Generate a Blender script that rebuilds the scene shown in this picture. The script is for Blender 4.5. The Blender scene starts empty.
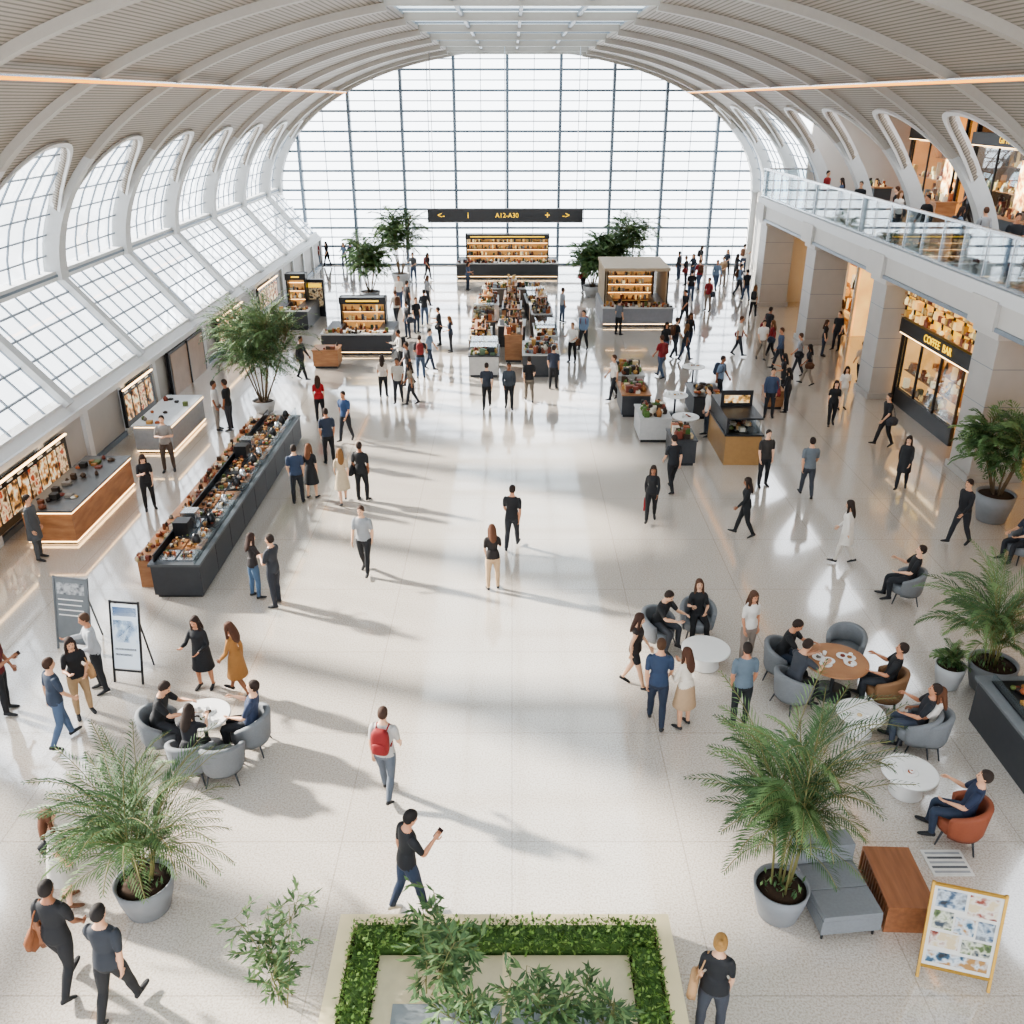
import bpy, math, random
from mathutils import Vector, Matrix
from mathutils.bvhtree import BVHTree
V=Vector; rad=math.radians
random.seed(7)
sc=bpy.context.scene
# ---------------------------------------------------------------- camera
H=10.3; TH=rad(24.6); F=900.0
cam_d=bpy.data.cameras.new("camera"); cam=bpy.data.objects.new("camera",cam_d)
sc.collection.objects.link(cam); sc.camera=cam
cam.location=(0,0,H); cam.rotation_euler=(math.pi/2-TH,0,0)
cam_d.sensor_width=36; cam_d.lens=F/1024*36; cam_d.clip_end=500
def G(x,y,z=0.0):
    """survey helper: metres on the horizontal plane z for a point measured in the photograph"""
    a=TH+math.atan((y-512)/F); Y=(H-z)/math.tan(a)
    d=Y*math.cos(TH)+(H-z)*math.sin(TH)
    return V(((x-512)/F*d,Y,z))
# ---------------------------------------------------------------- materials
def lin(h):
    if isinstance(h,str):
        h=h.lstrip('#'); c=[int(h[i:i+2],16)/255 for i in (0,2,4)]
        return tuple((v/12.92 if v<=.04045 else ((v+.055)/1.055)**2.4) for v in c)
    return h
MC={}
def M(hexc,rough=.6,metal=0,emit=0,var=.12,scale=8,name=None):
    k=(hexc,rough,metal,emit,var,scale)
    if k in MC: return MC[k]
    c=lin(hexc); m=bpy.data.materials.new(name or ("mat_"+str(hexc).strip('#')))
    m.use_nodes=True; nt=m.node_tree; b=nt.nodes["Principled BSDF"]
    n=nt.nodes.new("ShaderNodeTexNoise"); n.inputs["Scale"].default_value=scale; n.inputs["Detail"].default_value=2
    tc=nt.nodes.new("ShaderNodeTexCoord"); nt.links.new(tc.outputs["Object"],n.inputs["Vector"])
    r=nt.nodes.new("ShaderNodeMix"); r.data_type='RGBA'
    r.inputs[6].default_value=(*[v*(1-var) for v in c],1); r.inputs[7].default_value=(*[min(1,v*(1+var)) for v in c],1)
    nt.links.new(n.outputs["Fac"],r.inputs[0]); nt.links.new(r.outputs[2],b.inputs["Base Color"])
    b.inputs["Roughness"].default_value=rough; b.inputs["Metallic"].default_value=metal
    if emit:
        nt.links.new(r.outputs[2],b.inputs["Emission Color"]); b.inputs["Emission Strength"].default_value=emit
        if name is None and emit<2.5:
            try: m.cycles.emission_sampling='NONE'
            except Exception: pass
    MC[k]=m; return m
def pic(seed,cols,scale=3,emit=0,rough=.4):
    """a printed picture: blotches of several colours"""
    m=bpy.data.materials.new("printed_picture"); m.use_nodes=True; nt=m.node_tree; b=nt.nodes["Principled BSDF"]
    tc=nt.nodes.new("ShaderNodeTexCoord"); mp=nt.nodes.new("ShaderNodeMapping"); mp.inputs[1].default_value=(seed*3.7,seed*1.9,seed)
    n=nt.nodes.new("ShaderNodeTexVoronoi"); n.inputs["Scale"].default_value=scale; n2=nt.nodes.new("ShaderNodeTexNoise"); n2.inputs["Scale"].default_value=scale*1.3
    cr=nt.nodes.new("ShaderNodeValToRGB"); e=cr.color_ramp.elements
    while len(e)<len(cols): e.new(.5)
    for i,c in enumerate(cols): e[i].position=.32+.36*i/max(1,len(cols)-1); e[i].color=(*lin(c),1)
    mx=nt.nodes.new("ShaderNodeMath"); mx.operation='MULTIPLY_ADD'; mx.inputs[1].default_value=.12
    nt.links.new(tc.outputs["Object"],mp.inputs[0]); nt.links.new(mp.outputs[0],n.inputs["Vector"]); nt.links.new(mp.outputs[0],n2.inputs["Vector"])
    nt.links.new(n.outputs["Distance"],mx.inputs[0]); nt.links.new(n2.outputs["Fac"],mx.inputs[2]); nt.links.new(mx.outputs[0],cr.inputs[0]); nt.links.new(cr.outputs[0],b.inputs["Base Color"]); b.inputs["Roughness"].default_value=rough
    if emit:
        nt.links.new(cr.outputs[0],b.inputs["Emission Color"]); b.inputs["Emission Strength"].default_value=emit
        try: m.cycles.emission_sampling='NONE'
        except Exception: pass
    return m
def glassmat(name,tint,fac,rough=.02):
    m=bpy.data.materials.new(name); m.use_nodes=True; nt=m.node_tree; nt.nodes.clear()
    o=nt.nodes.new("ShaderNodeOutputMaterial"); mx=nt.nodes.new("ShaderNodeMixShader")
    t=nt.nodes.new("ShaderNodeBsdfTransparent"); g=nt.nodes.new("ShaderNodeBsdfGlossy")
    t.inputs[0].default_value=(*tint,1); g.inputs["Roughness"].default_value=rough
    lw=nt.nodes.new("ShaderNodeLayerWeight"); lw.inputs[0].default_value=.25
    ma=nt.nodes.new("ShaderNodeMath"); ma.operation='MULTIPLY_ADD'; ma.inputs[1].default_value=.4; ma.inputs[2].default_value=fac
    nt.links.new(lw.outputs["Fresnel"],ma.inputs[0]); nt.links.new(ma.outputs[0],mx.inputs[0])
    nt.links.new(t.outputs[0],mx.inputs[1]); nt.links.new(g.outputs[0],mx.inputs[2]); nt.links.new(mx.outputs[0],o.inputs[0]); return m
GLASS=glassmat("window_glass",(.97,.99,1),.02)
GLASSB=glassmat("balustrade_glass",(.84,.91,.94),.10)
GLASSD=glassmat("display_glass",(.92,.96,.97),.05)
def floor_mat():
    m=bpy.data.materials.new("terrazzo_floor"); m.use_nodes=True; nt=m.node_tree; b=nt.nodes["Principled BSDF"]; L=nt.links
    tc=nt.nodes.new("ShaderNodeTexCoord")
    n1=nt.nodes.new("ShaderNodeTexNoise"); n1.inputs["Scale"].default_value=34; n1.inputs["Detail"].default_value=4; n1.inputs["Roughness"].default_value=.7
    n2=nt.nodes.new("ShaderNodeTexNoise"); n2.inputs["Scale"].default_value=.22; n2.inputs["Detail"].default_value=3
    for n in (n1,n2): L.new(tc.outputs["Object"],n.inputs["Vector"])
    cr=nt.nodes.new("ShaderNodeValToRGB"); e=cr.color_ramp.elements
    e[0].position=.34; e[0].color=(*lin("#a99d90"),1); e[1].position=.58; e[1].color=(*lin("#d0c8be"),1)
    L.new(n1.outputs["Fac"],cr.inputs[0])
    br=nt.nodes.new("ShaderNodeTexBrick"); br.offset=0; br.inputs["Scale"].default_value=1
    br.inputs["Brick Width"].default_value=2.6; br.inputs["Row Height"].default_value=2.6; br.inputs["Mortar Size"].default_value=.010
    br.inputs["Color1"].default_value=(1,1,1,1); br.inputs["Color2"].default_value=(.965,.965,.965,1); br.inputs["Mortar"].default_value=(.75,.74,.73,1)
    L.new(tc.outputs["Object"],br.inputs["Vector"])
    mx=nt.nodes.new("ShaderNodeMix"); mx.data_type='RGBA'; mx.blend_type='MULTIPLY'; mx.inputs[0].default_value=1
    L.new(cr.outputs[0],mx.inputs[6]); L.new(br.outputs[0],mx.inputs[7]); L.new(mx.outputs[2],b.inputs["Base Color"])
    mr=nt.nodes.new("ShaderNodeMapRange"); mr.inputs[1].default_value=.35; mr.inputs[2].default_value=.65; mr.inputs[3].default_value=.05; mr.inputs[4].default_value=.15
    L.new(n2.outputs["Fac"],mr.inputs[0]); L.new(mr.outputs[0],b.inputs["Roughness"])
    b.inputs["IOR"].default_value=1.65; b.inputs["Specular IOR Level"].default_value=1.0
    b.inputs["Coat Weight"].default_value=.8; b.inputs["Coat Roughness"].default_value=.04
    return m
def slat_mat():
    m=bpy.data.materials.new("ceiling_slats"); m.use_nodes=True; nt=m.node_tree; b=nt.nodes["Principled BSDF"]; L=nt.links
    uv=nt.nodes.new("ShaderNodeUVMap"); uv.uv_map="UVMap"
    w=nt.nodes.new("ShaderNodeTexWave"); w.wave_type='BANDS'; w.bands_direction='X'; w.inputs["Scale"].default_value=2.4
    L.new(uv.outputs[0],w.inputs["Vector"])
    n=nt.nodes.new("ShaderNodeTexNoise"); n.inputs["Scale"].default_value=9; n.inputs["Detail"].default_value=4; L.new(uv.outputs[0],n.inputs["Vector"])
    cr=nt.nodes.new("ShaderNodeValToRGB"); e=cr.color_ramp.elements
    e[0].position=.1; e[0].color=(*lin("#6f6961"),1); e[1].position=.5; e[1].color=(*lin("#a59d92"),1)
    L.new(w.outputs["Fac"],cr.inputs[0])
    mx=nt.nodes.new("ShaderNodeMix"); mx.data_type='RGBA'; mx.blend_type='MULTIPLY'; mx.inputs[0].default_value=.25
    L.new(cr.outputs[0],mx.inputs[6]); L.new(n.outputs["Fac"],mx.inputs[7]); L.new(mx.outputs[2],b.inputs["Base Color"])
    b.inputs["Roughness"].default_value=.6
    return m
def wood_mat(name,c1,c2,sx=(1,1,4),sc_=2):
    m=bpy.data.materials.new(name); m.use_nodes=True; nt=m.node_tree; b=nt.nodes["Principled BSDF"]; L=nt.links
    tc=nt.nodes.new("ShaderNodeTexCoord"); mp=nt.nodes.new("ShaderNodeMapping"); mp.inputs["Scale"].default_value=sx
    n=nt.nodes.new("ShaderNodeTexNoise"); n.inputs["Scale"].default_value=sc_; n.inputs["Detail"].default_value=6
    L.new(tc.outputs["Object"],mp.inputs[0]); L.new(mp.outputs[0],n.inputs["Vector"])
    cr=nt.nodes.new("ShaderNodeValToRGB"); e=cr.color_ramp.elements; e[0].position=.3; e[0].color=(*lin(c1),1); e[1].position=.7; e[1].color=(*lin(c2),1)
    L.new(n.outputs["Fac"],cr.inputs[0]); L.new(cr.outputs[0],b.inputs["Base Color"]); b.inputs["Roughness"].default_value=.45; return m
WOOD=wood_mat("oak_wood","#8d6040","#ab7d57"); WOODB=wood_mat("walnut_wood","#7d5033","#966342",(9,1,9),1.5); FLOOR=floor_mat(); SLAT=slat_mat()
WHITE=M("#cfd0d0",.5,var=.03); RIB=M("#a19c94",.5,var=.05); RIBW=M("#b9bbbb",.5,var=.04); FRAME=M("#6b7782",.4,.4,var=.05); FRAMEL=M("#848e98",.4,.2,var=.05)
STONE=M("#aeaaa5",.45,var=.1,scale=1.5); STONEL=M("#c2bfba",.5,var=.06,scale=1.2); BLACK=M("#1c1d20",.35,var=.2); CHAR=M("#35373b",.45,var=.15)
GREY=M("#737679",.8,var=.12,scale=30); STEEL=M("#b8bcc0",.25,.9,var=.04); CREAM=M("#e2d2aa",.5,var=.04)
SOIL=M("#3a2a1e",.95,var=.4,scale=30); POT=M("#7e8083",.6,var=.1); POTL=M("#b5b6b7",.5,var=.05)
GOLDL=M("#ffa51f",.5,emit=1.5,var=.05,name="warm_led"); WARML=M("#ffd29a",.5,emit=4.5,var=.05); YEL=M("#f2c230",.5,emit=1.0,var=.03)
WHITET=M("#e4e3e0",.35,var=.03)
# ---------------------------------------------------------------- mesh builder
class MB:
    def __init__(s): s.v=[];s.f=[];s.m=[];s.sm=[];s.mats=[];s.ix={}
    def mi(s,m):
        if m not in s.ix: s.ix[m]=len(s.mats); s.mats.append(m)
        return s.ix[m]
    def face(s,ids,m,sm=False): s.f.append(ids); s.m.append(s.mi(m)); s.sm.append(sm)
    def poly(s,pts,m,sm=False):
        b=len(s.v); s.v+= [V(p) for p in pts]; s.face(tuple(range(b,b+len(pts))),m,sm)
    def loft(s,rings,m,caps=True,sm=True,closed=True):
        b=len(s.v); n=len(rings[0])
        for r in rings: s.v+=r
        for i in range(len(rings)-1):
            mm=m[i] if isinstance(m,list) else m
            for j in range(n if closed else n-1):
                k=(j+1)%n
                s.face((b+i*n+j,b+i*n+k,b+(i+1)*n+k,b+(i+1)*n+j),mm,sm)
        if caps:
            s.face(tuple(b+j for j in reversed(range(n))),m[0] if isinstance(m,list) else m,False)
            e=b+(len(rings)-1)*n; s.face(tuple(e+j for j in range(n)),m[-1] if isinstance(m,list) else m,False)
    def box(s,x0,x1,y0,y1,z0,z1,m):
        p=[V((x,y,z)) for z in (z0,z1) for x,y in ((x0,y0),(x1,y0),(x1,y1),(x0,y1))]
        b=len(s.v); s.v+=p
        for f in ((3,2,1,0),(4,5,6,7),(0,1,5,4),(1,2,6,5),(2,3,7,6),(3,0,4,7)): s.face(tuple(b+i for i in f),m)
    def beam(s,p0,p1,w,h,m,up=V((0,0,1))):
        p0=V(p0);p1=V(p1); t=(p1-p0).normalized()
        sd=t.cross(up)
        if sd.length<1e-3: sd=t.cross(V((0,1,0)))
        sd.normalize(); u=sd.cross(t)
        r=lambda c:[c+sd*w/2+u*h/2,c-sd*w/2+u*h/2,c-sd*w/2-u*h/2,c+sd*w/2-u*h/2]
        s.loft([r(p0),r(p1)],m,sm=False)
    def tube(s,pts,rr,m,n=8,ref=V((1,0,0)),caps=True):
        rings=[]
        for i,p in enumerate(pts):
            a=pts[max(0,i-1)]; c=pts[min(len(pts)-1,i+1)]; t=(V(c)-V(a)).normalized()
            sd=ref-ref.dot(t)*t
            if sd.length<.05: sd=V((0,1,0))-V((0,1,0)).dot(t)*t
            sd.normalize(); bn=t.cross(sd); r=rr[i] if isinstance(rr,(list,tuple)) else rr
            ra,rb=(r if isinstance(r,tuple) else (r,r))
            rings.append([V(p)+sd*ra*math.cos(q*2*math.pi/n)+bn*rb*math.sin(q*2*math.pi/n) for q in range(n)])
        s.loft(rings,m,caps)
    def lathe(s,prof,m,c=(0,0,0),n=28,caps=True):
        s.loft([[V((c[0]+r*math.cos(a*2*math.pi/n),c[1]+r*math.sin(a*2*math.pi/n),c[2]+z)) for a in range(n)] for r,z in prof],m,caps)
    def ball(s,c,rx,ry,rz,m,n=8,k=5):
        R=[]
        for i in range(k+1):
            a=-math.pi/2+math.pi*i/k; q=max(.05,math.cos(a))
            R.append([V((c[0]+rx*q*math.cos(j*2*math.pi/n),c[1]+ry*q*math.sin(j*2*math.pi/n),c[2]+rz*math.sin(a))) for j in range(n)])
        s.loft(R,m)
    def obj(s,name,loc=None,rot=0,bevel=0,scale=1):
        me=bpy.data.meshes.new(name); vs=s.v
        if loc is None:
            xs=[p.x for p in vs];ys=[p.y for p in vs];zs=[p.z for p in vs]
            c=V(((min(xs)+max(xs))/2,(min(ys)+max(ys))/2,min(zs))); vs=[p-c for p in vs]; loc=c
        me.from_pydata([tuple(p) for p in vs],[],s.f)
        for m in s.mats: me.materials.append(m)
        me.polygons.foreach_set("material_index",s.m); me.polygons.foreach_set("use_smooth",s.sm); me.update()
        o=bpy.data.objects.new(name,me); sc.collection.objects.link(o); o.location=loc; o.rotation_euler=(0,0,rot); o.scale=(scale,)*3
        if bevel:
            b=o.modifiers.new("bevel",'BEVEL'); b.width=bevel; b.segments=2; b.limit_method='ANGLE'; b.angle_limit=rad(40)
        return o
# ================================================================ PEOPLE
LAB=['skin','hair','top','bottom','shoe','acc','dark']
def crv(keys,sub):
    out=[];n=len(keys)
    for i in range(n-1):
        p0=keys[max(0,i-1)];p1=keys[i];p2=keys[i+1];p3=keys[min(n-1,i+2)]
        for k in range(sub):
            t=k/sub
            out.append((i+t,tuple(.5*(2*b+(-a+c)*t+(2*a-5*b+4*c-d)*t*t+(-a+3*b-3*c+d)*t**3) for a,b,c,d in zip(p0,p1,p2,p3))))
    out.append((n-1,keys[-1])); return out
POSE={ # legR(a,b,abd) legL  armR(a,s,e,in) armL lean head
 'stand':((3,4,4),(-2,3,4),(2,9,14,.05),(-2,9,18,.1),1,4),
 'stand2':((6,12,6),(-2,1,3),(0,10,20,.1),(-6,12,35,.35),1,-2),
 'phone':((4,6,4),(-2,2,4),(22,12,95,.45),(5,9,25,.15),4,26),
 'cross':((4,5,5),(-3,2,5),(18,14,88,.95),(14,14,92,.95),-2,4),
 'talk':((4,8,5),(-3,2,4),(28,16,72,.15),(8,12,60,.45),3,6),
 'hips':((4,6,7),(-3,2,6),(-22,36,70,.5),(2,10,20,.1),0,3),
 'walk':((18,4,2),(-10,16,2),(-14,8,12,.05),(15,8,24,.1),3,4),
 'walk2':((-8,20,2),(15,5,2),(12,8,28,.1),(-12,8,10,.05),3,2),
 'walkphone':((15,4,2),(-8,15,2),(26,12,88,.4),(-10,9,14,.05),4,22),
 'sit':((84,86,9),(86,80,9),(30,12,50,.25),(34,12,42,.3),-4,8),
 'sitlean':((82,92,9),(84,84,9),(48,14,45,.3),(42,16,62,.4),16,14),
 'sittalk':((80,74,9),(88,92,9),(38,18,78,.2),(28,12,50,.4),-10,0),
}
PCACHE={}
def person_mesh(fem,pose,hair,top,bot,acc):
    key=(fem,pose,hair,top,bot,acc)
    if key in PCACHE: return PCACHE[key]
    S=MB(); X=V((1,0,0)); Y=V((0,1,0))
    lr,ll,ar,al,lean,hp=POSE[pose]; lean=rad(lean); hp=rad(hp)
    def bend(p):
        w=min(1,max(0,(p.z-.90)/.22)); a=-lean*w
        return Matrix.Rotation(a,3,'X')@(p-V((0,0,.93)))+V((0,0,.93))
    def hd(p): return bend(Matrix.Rotation(-hp,3,'X')@(p-V((0,-.01,1.545)))+V((0,-.01,1.545)))
    shw=.86 if fem else 1; wst=.84 if fem else 1
    n=20
    def ell(rx,ry,y,z,fn): return [fn(V((rx*math.cos(a*2*math.pi/n),y+ry*math.sin(a*2*math.pi/n),z))) for a in range(n)]
    ident=lambda p:p
    T=[(.80,.085,.07,0),(.86,.148,.108,-.012),(.94,.168,.118,-.012),(1.02,.152*wst+.01,.105,-.003),(1.10,.142*wst,.100*wst+.005,0),
       (1.22,.158*shw,.110*shw+.004,.006+(.008 if fem else 0)),(1.33,.178*shw,.116,.004+(.012 if fem else 0)),(1.405,.182*shw,.10,-.004),(1.45,.135*shw,.08,-.01),(1.487,.075,.064,-.01),(1.52,.056 if not fem else .048,.056,-.004),(1.575,.054,.058,.008)]
    R=[];lab=[]
    for u,(z,rx,ry,y) in crv(T,3):
        R.append(ell(rx,ry,y,z,bend)); lab.append('bottom' if z<.97 and bot!='dress' else ('top' if z<1.475 else 'skin'))
    S.loft(R,lab)
    sitting=pose.startswith('sit')
    if bot!='dress' and top!='tuck':
        S.loft([ell(rx,ry,-.006,z,bend) for z,rx,ry in ((1.12,.150*wst,.108),(1.04,.162,.118),(.96,.176,.128),(.90,.180,.130))],'top')
    if bot in('dress','skirt') and not sitting:
        S.loft([ell(rx,ry,0,z,ident) for z,rx,ry in ((1.10,.135,.1),(1.02,.155,.12),(.93,.185,.145),(.78,.205,.17),(.62,.225,.195),(.50,.245,.215))],'bottom')
    if top=='coat' and not sitting:
        S.loft([ell(rx,ry,-.012,z,bend) for z,rx,ry in ((1.40,.17*shw,.10),(1.30,.188*shw,.128),(1.1,.172,.13),(.9,.195,.15),(.7,.205,.165),(.58,.21,.17))],'top')
    K=[(1.532,.026,.030,.032),(1.55,.046,.052,.030),(1.585,.060,.076,.019),(1.63,.069,.090,.008),(1.675,.073,.095,.0),(1.715,.067,.089,-.003),(1.745,.048,.066,-.005),(1.758,.02,.03,-.005)]
    S.loft([ell(rx,ry,y,z,hd) for u,(z,rx,ry,y) in crv(K,2)],'skin')
    g=.010 if hair=='short' else .016
    K=[(1.585,.050,.038,-.045),(1.62,.068+g,.070,-.032),(1.66,.072+g,.080+g,-.020),(1.70,.072+g,.086+g,-.012),(1.74,.058+g,.074+g,-.009),(1.765+g*.3,.035+g,.045+g,-.009),(1.775+g*.5,.012,.014,-.009)]
    S.loft([ell(rx,ry,y,z,hd) for u,(z,rx,ry,y) in crv(K,2)],'hair')
    if hair in('long','curly'):
        w=1.3 if hair=='curly' else 1
        K=[(1.73,.060,.040,-.045),(1.66,.080*w,.050,-.062),(1.56,.092*w,.050*w,-.078),(1.46,.100*w,.044*w,-.100),(1.36,.080*w,.034*w,-.118),(1.29,.030,.014,-.125)]
        S.loft([ell(rx,ry,y,z,hd) for u,(z,rx,ry,y) in crv(K,2)],'hair')
        for s in (1,-1):
            S.tube([hd(V((s*.05,.03,1.74))),hd(V((s*.080*w,.025,1.66))),hd(V((s*.084*w,.02,1.57))),hd(V((s*.09*w,.03,1.46))),hd(V((s*.085*w,.05,1.38)))],[.02,.028,.030,.030,.012],'hair',n=10)
    if hair=='pony':
        S.tube([hd(V((0,-.085,1.70))),hd(V((0,-.125,1.68))),hd(V((0,-.145,1.58))),hd(V((0,-.14,1.46)))],[.025,.034,.03,.012],'hair',n=10)
    if hair=='bun': S.ball(hd(V((0,-.10,1.74))),.045,.045,.045,'hair',n=12,k=8)
    for sgn,(a,b,ab) in ((1,lr),(-1,ll)):
        a=rad(a);b=rad(b);ab=rad(ab); d1=V((sgn*math.sin(ab),math.sin(a)*math.cos(ab),-math.cos(a)*math.cos(ab))); ph=a-b
        d2=V((sgn*math.sin(ab)*.25,math.sin(ph),-math.cos(ph))).normalized()
        hip=V((sgn*.088,0,.905)); kn=hip+d1*.42; an=kn+d2*.395
        ex=.010 if bot in('pants','wide') else 0; exl=.02 if bot=='wide' else ex
        keys=[(*(hip-d1*.03),.085+ex),(*(hip+d1*.12),.088+ex),(*(hip+d1*.26),.074+ex),(*kn,.054+exl),(*(kn+d2*.12),.056+exl),(*(kn+d2*.27),.043+exl+ex*.3),(*an,.036+exl+ex*.4)]
        pts=[];rr=[];lab=[]
        for u,q in crv(keys,3):
            pts.append(V(q[:3])); rr.append(q[3])
            if bot in('pants','wide'): lab.append('bottom')
            elif bot=='shorts': lab.append('bottom' if u<1.7 else 'skin')
            elif sitting: lab.append('bottom' if u<2.6 else 'skin')
            else: lab.append('skin')
        S.tube(pts,rr,lab,n=12)
        fw=V((sgn*.15,math.cos(ph*.9),math.sin(ph*.9))).normalized(); dn=V((0,math.sin(ph*.9),-math.cos(ph*.9)))
        S.tube([an+fw*f+dn*d for f,d in ((-.065,.045),(-.05,.045),(0,.035),(.07,.05),(.14,.06),(.185,.066),(.2,.068))],[(.018,.02),(.032,.036),(.037,.046),(.041,.033),(.043,.022),(.032,.016),(.012,.01)],'shoe',n=12)
    FG=MB()
    for sgn,(a,s,e,inw) in ((1,ar),(-1,al)):
        a=rad(a);s=rad(s);e=rad(e)
        sh=bend(V((sgn*.172*shw,-.005,1.405)))
        d1=V((sgn*math.sin(s),math.sin(a)*math.cos(s),-math.cos(a)*math.cos(s)))
        d2=V((-sgn*inw,math.sin(a+e),-math.cos(a+e))).normalized()
        el=sh+d1*.285; wr=el+d2*.245
        ex=.012 if top in('long','coat') else 0; fk=.86 if fem else 1
        keys=[(*(sh-d1*.02-V((sgn*.03,0,0))),.05*fk),(*(sh+d1*.04),.056*fk),(*(sh+d1*.15),.047*fk+ex*.6),(*el,.039*fk+ex),(*(el+d2*.08),.040*fk+ex),(*(el+d2*.17),.031*fk+ex),(*wr,.024*fk+ex*.7)]
        pts=[];rr=[];lab=[]
        for u,q in crv(keys,3):
            pts.append(V(q[:3])); rk=q[3]
            if top in('short','tuck') and u<2.4: rk+=.010
            rr.append(rk); lab.append('top' if (top in('long','coat') or u<(2.4 if top!='tank' else 1.0)) else 'skin')
        S.tube(pts,rr,lab,n=12)
        wv=Y-Y.dot(d2)*d2
        if wv.length<.35: wv=X*-sgn-(X*-sgn).dot(d2)*d2
        wv.normalize(); nr=d2.cross(wv)
        if nr.x*sgn>0: nr=-nr
        S.tube([wr-d2*.01,wr+d2*.02,wr+d2*.055,wr+d2*.088,wr+d2*.098],[(.024,.018),(.032,.018),(.040,.017),(.040,.015),(.034,.010)],'skin',n=12,ref=wv)
        for o,Lf in ((-.029,.056),(-.010,.070),(.010,.076),(.029,.066)):
            b0=wr+d2*.082+wv*o; k1=b0+(d2+nr*.25).normalized()*Lf*.5; k2=k1+(d2+nr*.8).normalized()*Lf*.35; k3=k2+(d2*.7+nr).normalized()*Lf*.3
            FG.tube([b0,k1,k2,k3],[.0092,.009,.008,.005],'skin',n=6)
        tb=wr+d2*.025+wv*.030
        FG.tube([tb,tb+(d2*.7+wv*.7)*.035,tb+(d2*.95+wv*.45)*.062+nr*.012,tb+(d2+wv*.35)*.082+nr*.02],[.012,.011,.0095,.006],'skin',n=6)
        if pose in('phone','walkphone') and sgn==1:
            c=wr+d2*.10+nr*.02; FG.loft([[c+wv*x*.038+nr*y*.006+d2*z for x,y in((1,1),(-1,1),(-1,-1),(1,-1))] for z in(-.075,.075)],'dark',sm=False)
        hand_end=wr+d2*.1
        if acc=='shopper' and sgn==1:
            c=hand_end+V((0,0,-.02)); FG.box(c.x-.05,c.x+.05,c.y-.15,c.y+.15,c.z-.42,c.z-.12,'acc')
            FG.tube([c+V((0,-.08,-.12)),c+V((0,-.03,0)),c+V((0,.03,0)),c+V((0,.08,-.12))],.006,'acc',n=5)
        if acc=='handbag' and sgn==-1:
            c=bend(V((sgn*.25,-.03,.92)))
            FG.tube([c+V((-.02,-.13,-.10)),c+V((0,-.15,.02)),c+V((0,-.06,.10)),c+V((0,.06,.10)),c+V((0,.15,.02)),c+V((-.02,.13,-.10))],[.05,.06,.055,.055,.06,.05],'acc',n=8)
            FG.box(c.x-.05,c.x+.05,c.y-.14,c.y+.14,c.z-.14,c.z+.08,'acc')
            FG.tube([c+V((0,.1,.08)),bend(V((sgn*.19,.07,1.25))),bend(V((sgn*.12,0,1.475))),bend(V((sgn*.17,-.10,1.3))),c+V((0,-.1,.08))],.011,'acc',n=5)
    if acc=='backpack':
        n2=16; prof=[(1.02,.6),(1.04,.9),(1.12,1),(1.3,1),(1.40,.92),(1.45,.7),(1.47,.35)]
        FG.loft([[bend(V((.15*q*math.copysign(abs(math.cos(t))**.6,math.cos(t)),-.185+.085*q*math.copysign(abs(math.sin(t))**.6,math.sin(t)),z))) for t in [k*2*math.pi/n2 for k in range(n2)]] for z,q in prof],'acc')
        FG.loft([[bend(V((.11*q*math.cos(t),-.27+.035*q*math.sin(t),z))) for t in [k*2*math.pi/n2 for k in range(n2)]] for z,q in((1.06,.6),(1.09,1),(1.22,1),(1.25,.6))],'acc')
        for s in(1,-1): FG.tube([bend(V((s*.09,-.12,1.42))),bend(V((s*.10,-.01,1.475))),bend(V((s*.11,.10,1.38))),bend(V((s*.13,.115,1.22))),bend(V((s*.14,-.08,1.10)))],.014,'acc',n=6)
    S.tube([hd(V((0,.080,1.665))),hd(V((0,.100,1.64))),hd(V((0,.112,1.615))),hd(V((0,.090,1.603)))],[.008,.010,.014,.010],'skin',n=8)
    for s in(1,-1):
        S.ball(hd(V((s*.074,-.002,1.635))),.009,.018,.028,'skin',n=8,k=5)
        FG.ball(hd(V((s*.029,.0885,1.648))),.012,.006,.006,'dark',n=6,k=4)
        FG.ball(hd(V((s*.029,.0885,1.664))),.017,.006,.003,'hair',n=6,k=3)
    FG.ball(hd(V((0,.091,1.582))),.022,.007,.006,'dark',n=6,k=3)
    me=bpy.data.meshes.new("tmp"); me.from_pydata([tuple(p) for p in S.v],[],S.f)
    o=bpy.data.objects.new("tmp",me); sc.collection.objects.link(o)
    md=o.modifiers.new("r",'REMESH'); md.mode='VOXEL'; md.voxel_size=.0135
    m2=o.modifiers.new("s",'SMOOTH'); m2.factor=.5; m2.iterations=3
    dg=bpy.context.evaluated_depsgraph_get(); ev=o.evaluated_get(dg); em=ev.to_mesh()
    bv=BVHTree.FromPolygons(S.v,S.f)
    vs=[v.co.copy() for v in em.vertices]; fs=[tuple(p.vertices) for p in em.polygons]
    fm=[]
    for p in em.polygons:
        r=bv.find_nearest(p.center); fm.append(LAB.index(S.mats[S.m[r[2]]]) if r[2] is not None else 0)
    ev.to_mesh_clear(); bpy.data.objects.remove(o); bpy.data.meshes.remove(me)
    b=len(vs); vs+=FG.v; fs+=[tuple(b+i for i in f) for f in FG.f]; fm+=[LAB.index(FG.mats[k]) for k in FG.m]
    mz=min(v.z for v in vs)
    out=bpy.data.meshes.new("person_mesh"); out.from_pydata([(v.x,v.y,v.z-mz) for v in vs],[],fs)
    for l in LAB: out.materials.append(None)
    out.polygons.foreach_set("material_index",fm); out.polygons.foreach_set("use_smooth",[True]*len(fs)); out.update()
    PCACHE[key]=out; return out
SKINS=["#c99a7c","#b98466","#d8ab8e","#8d5f45","#caa083"]
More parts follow.
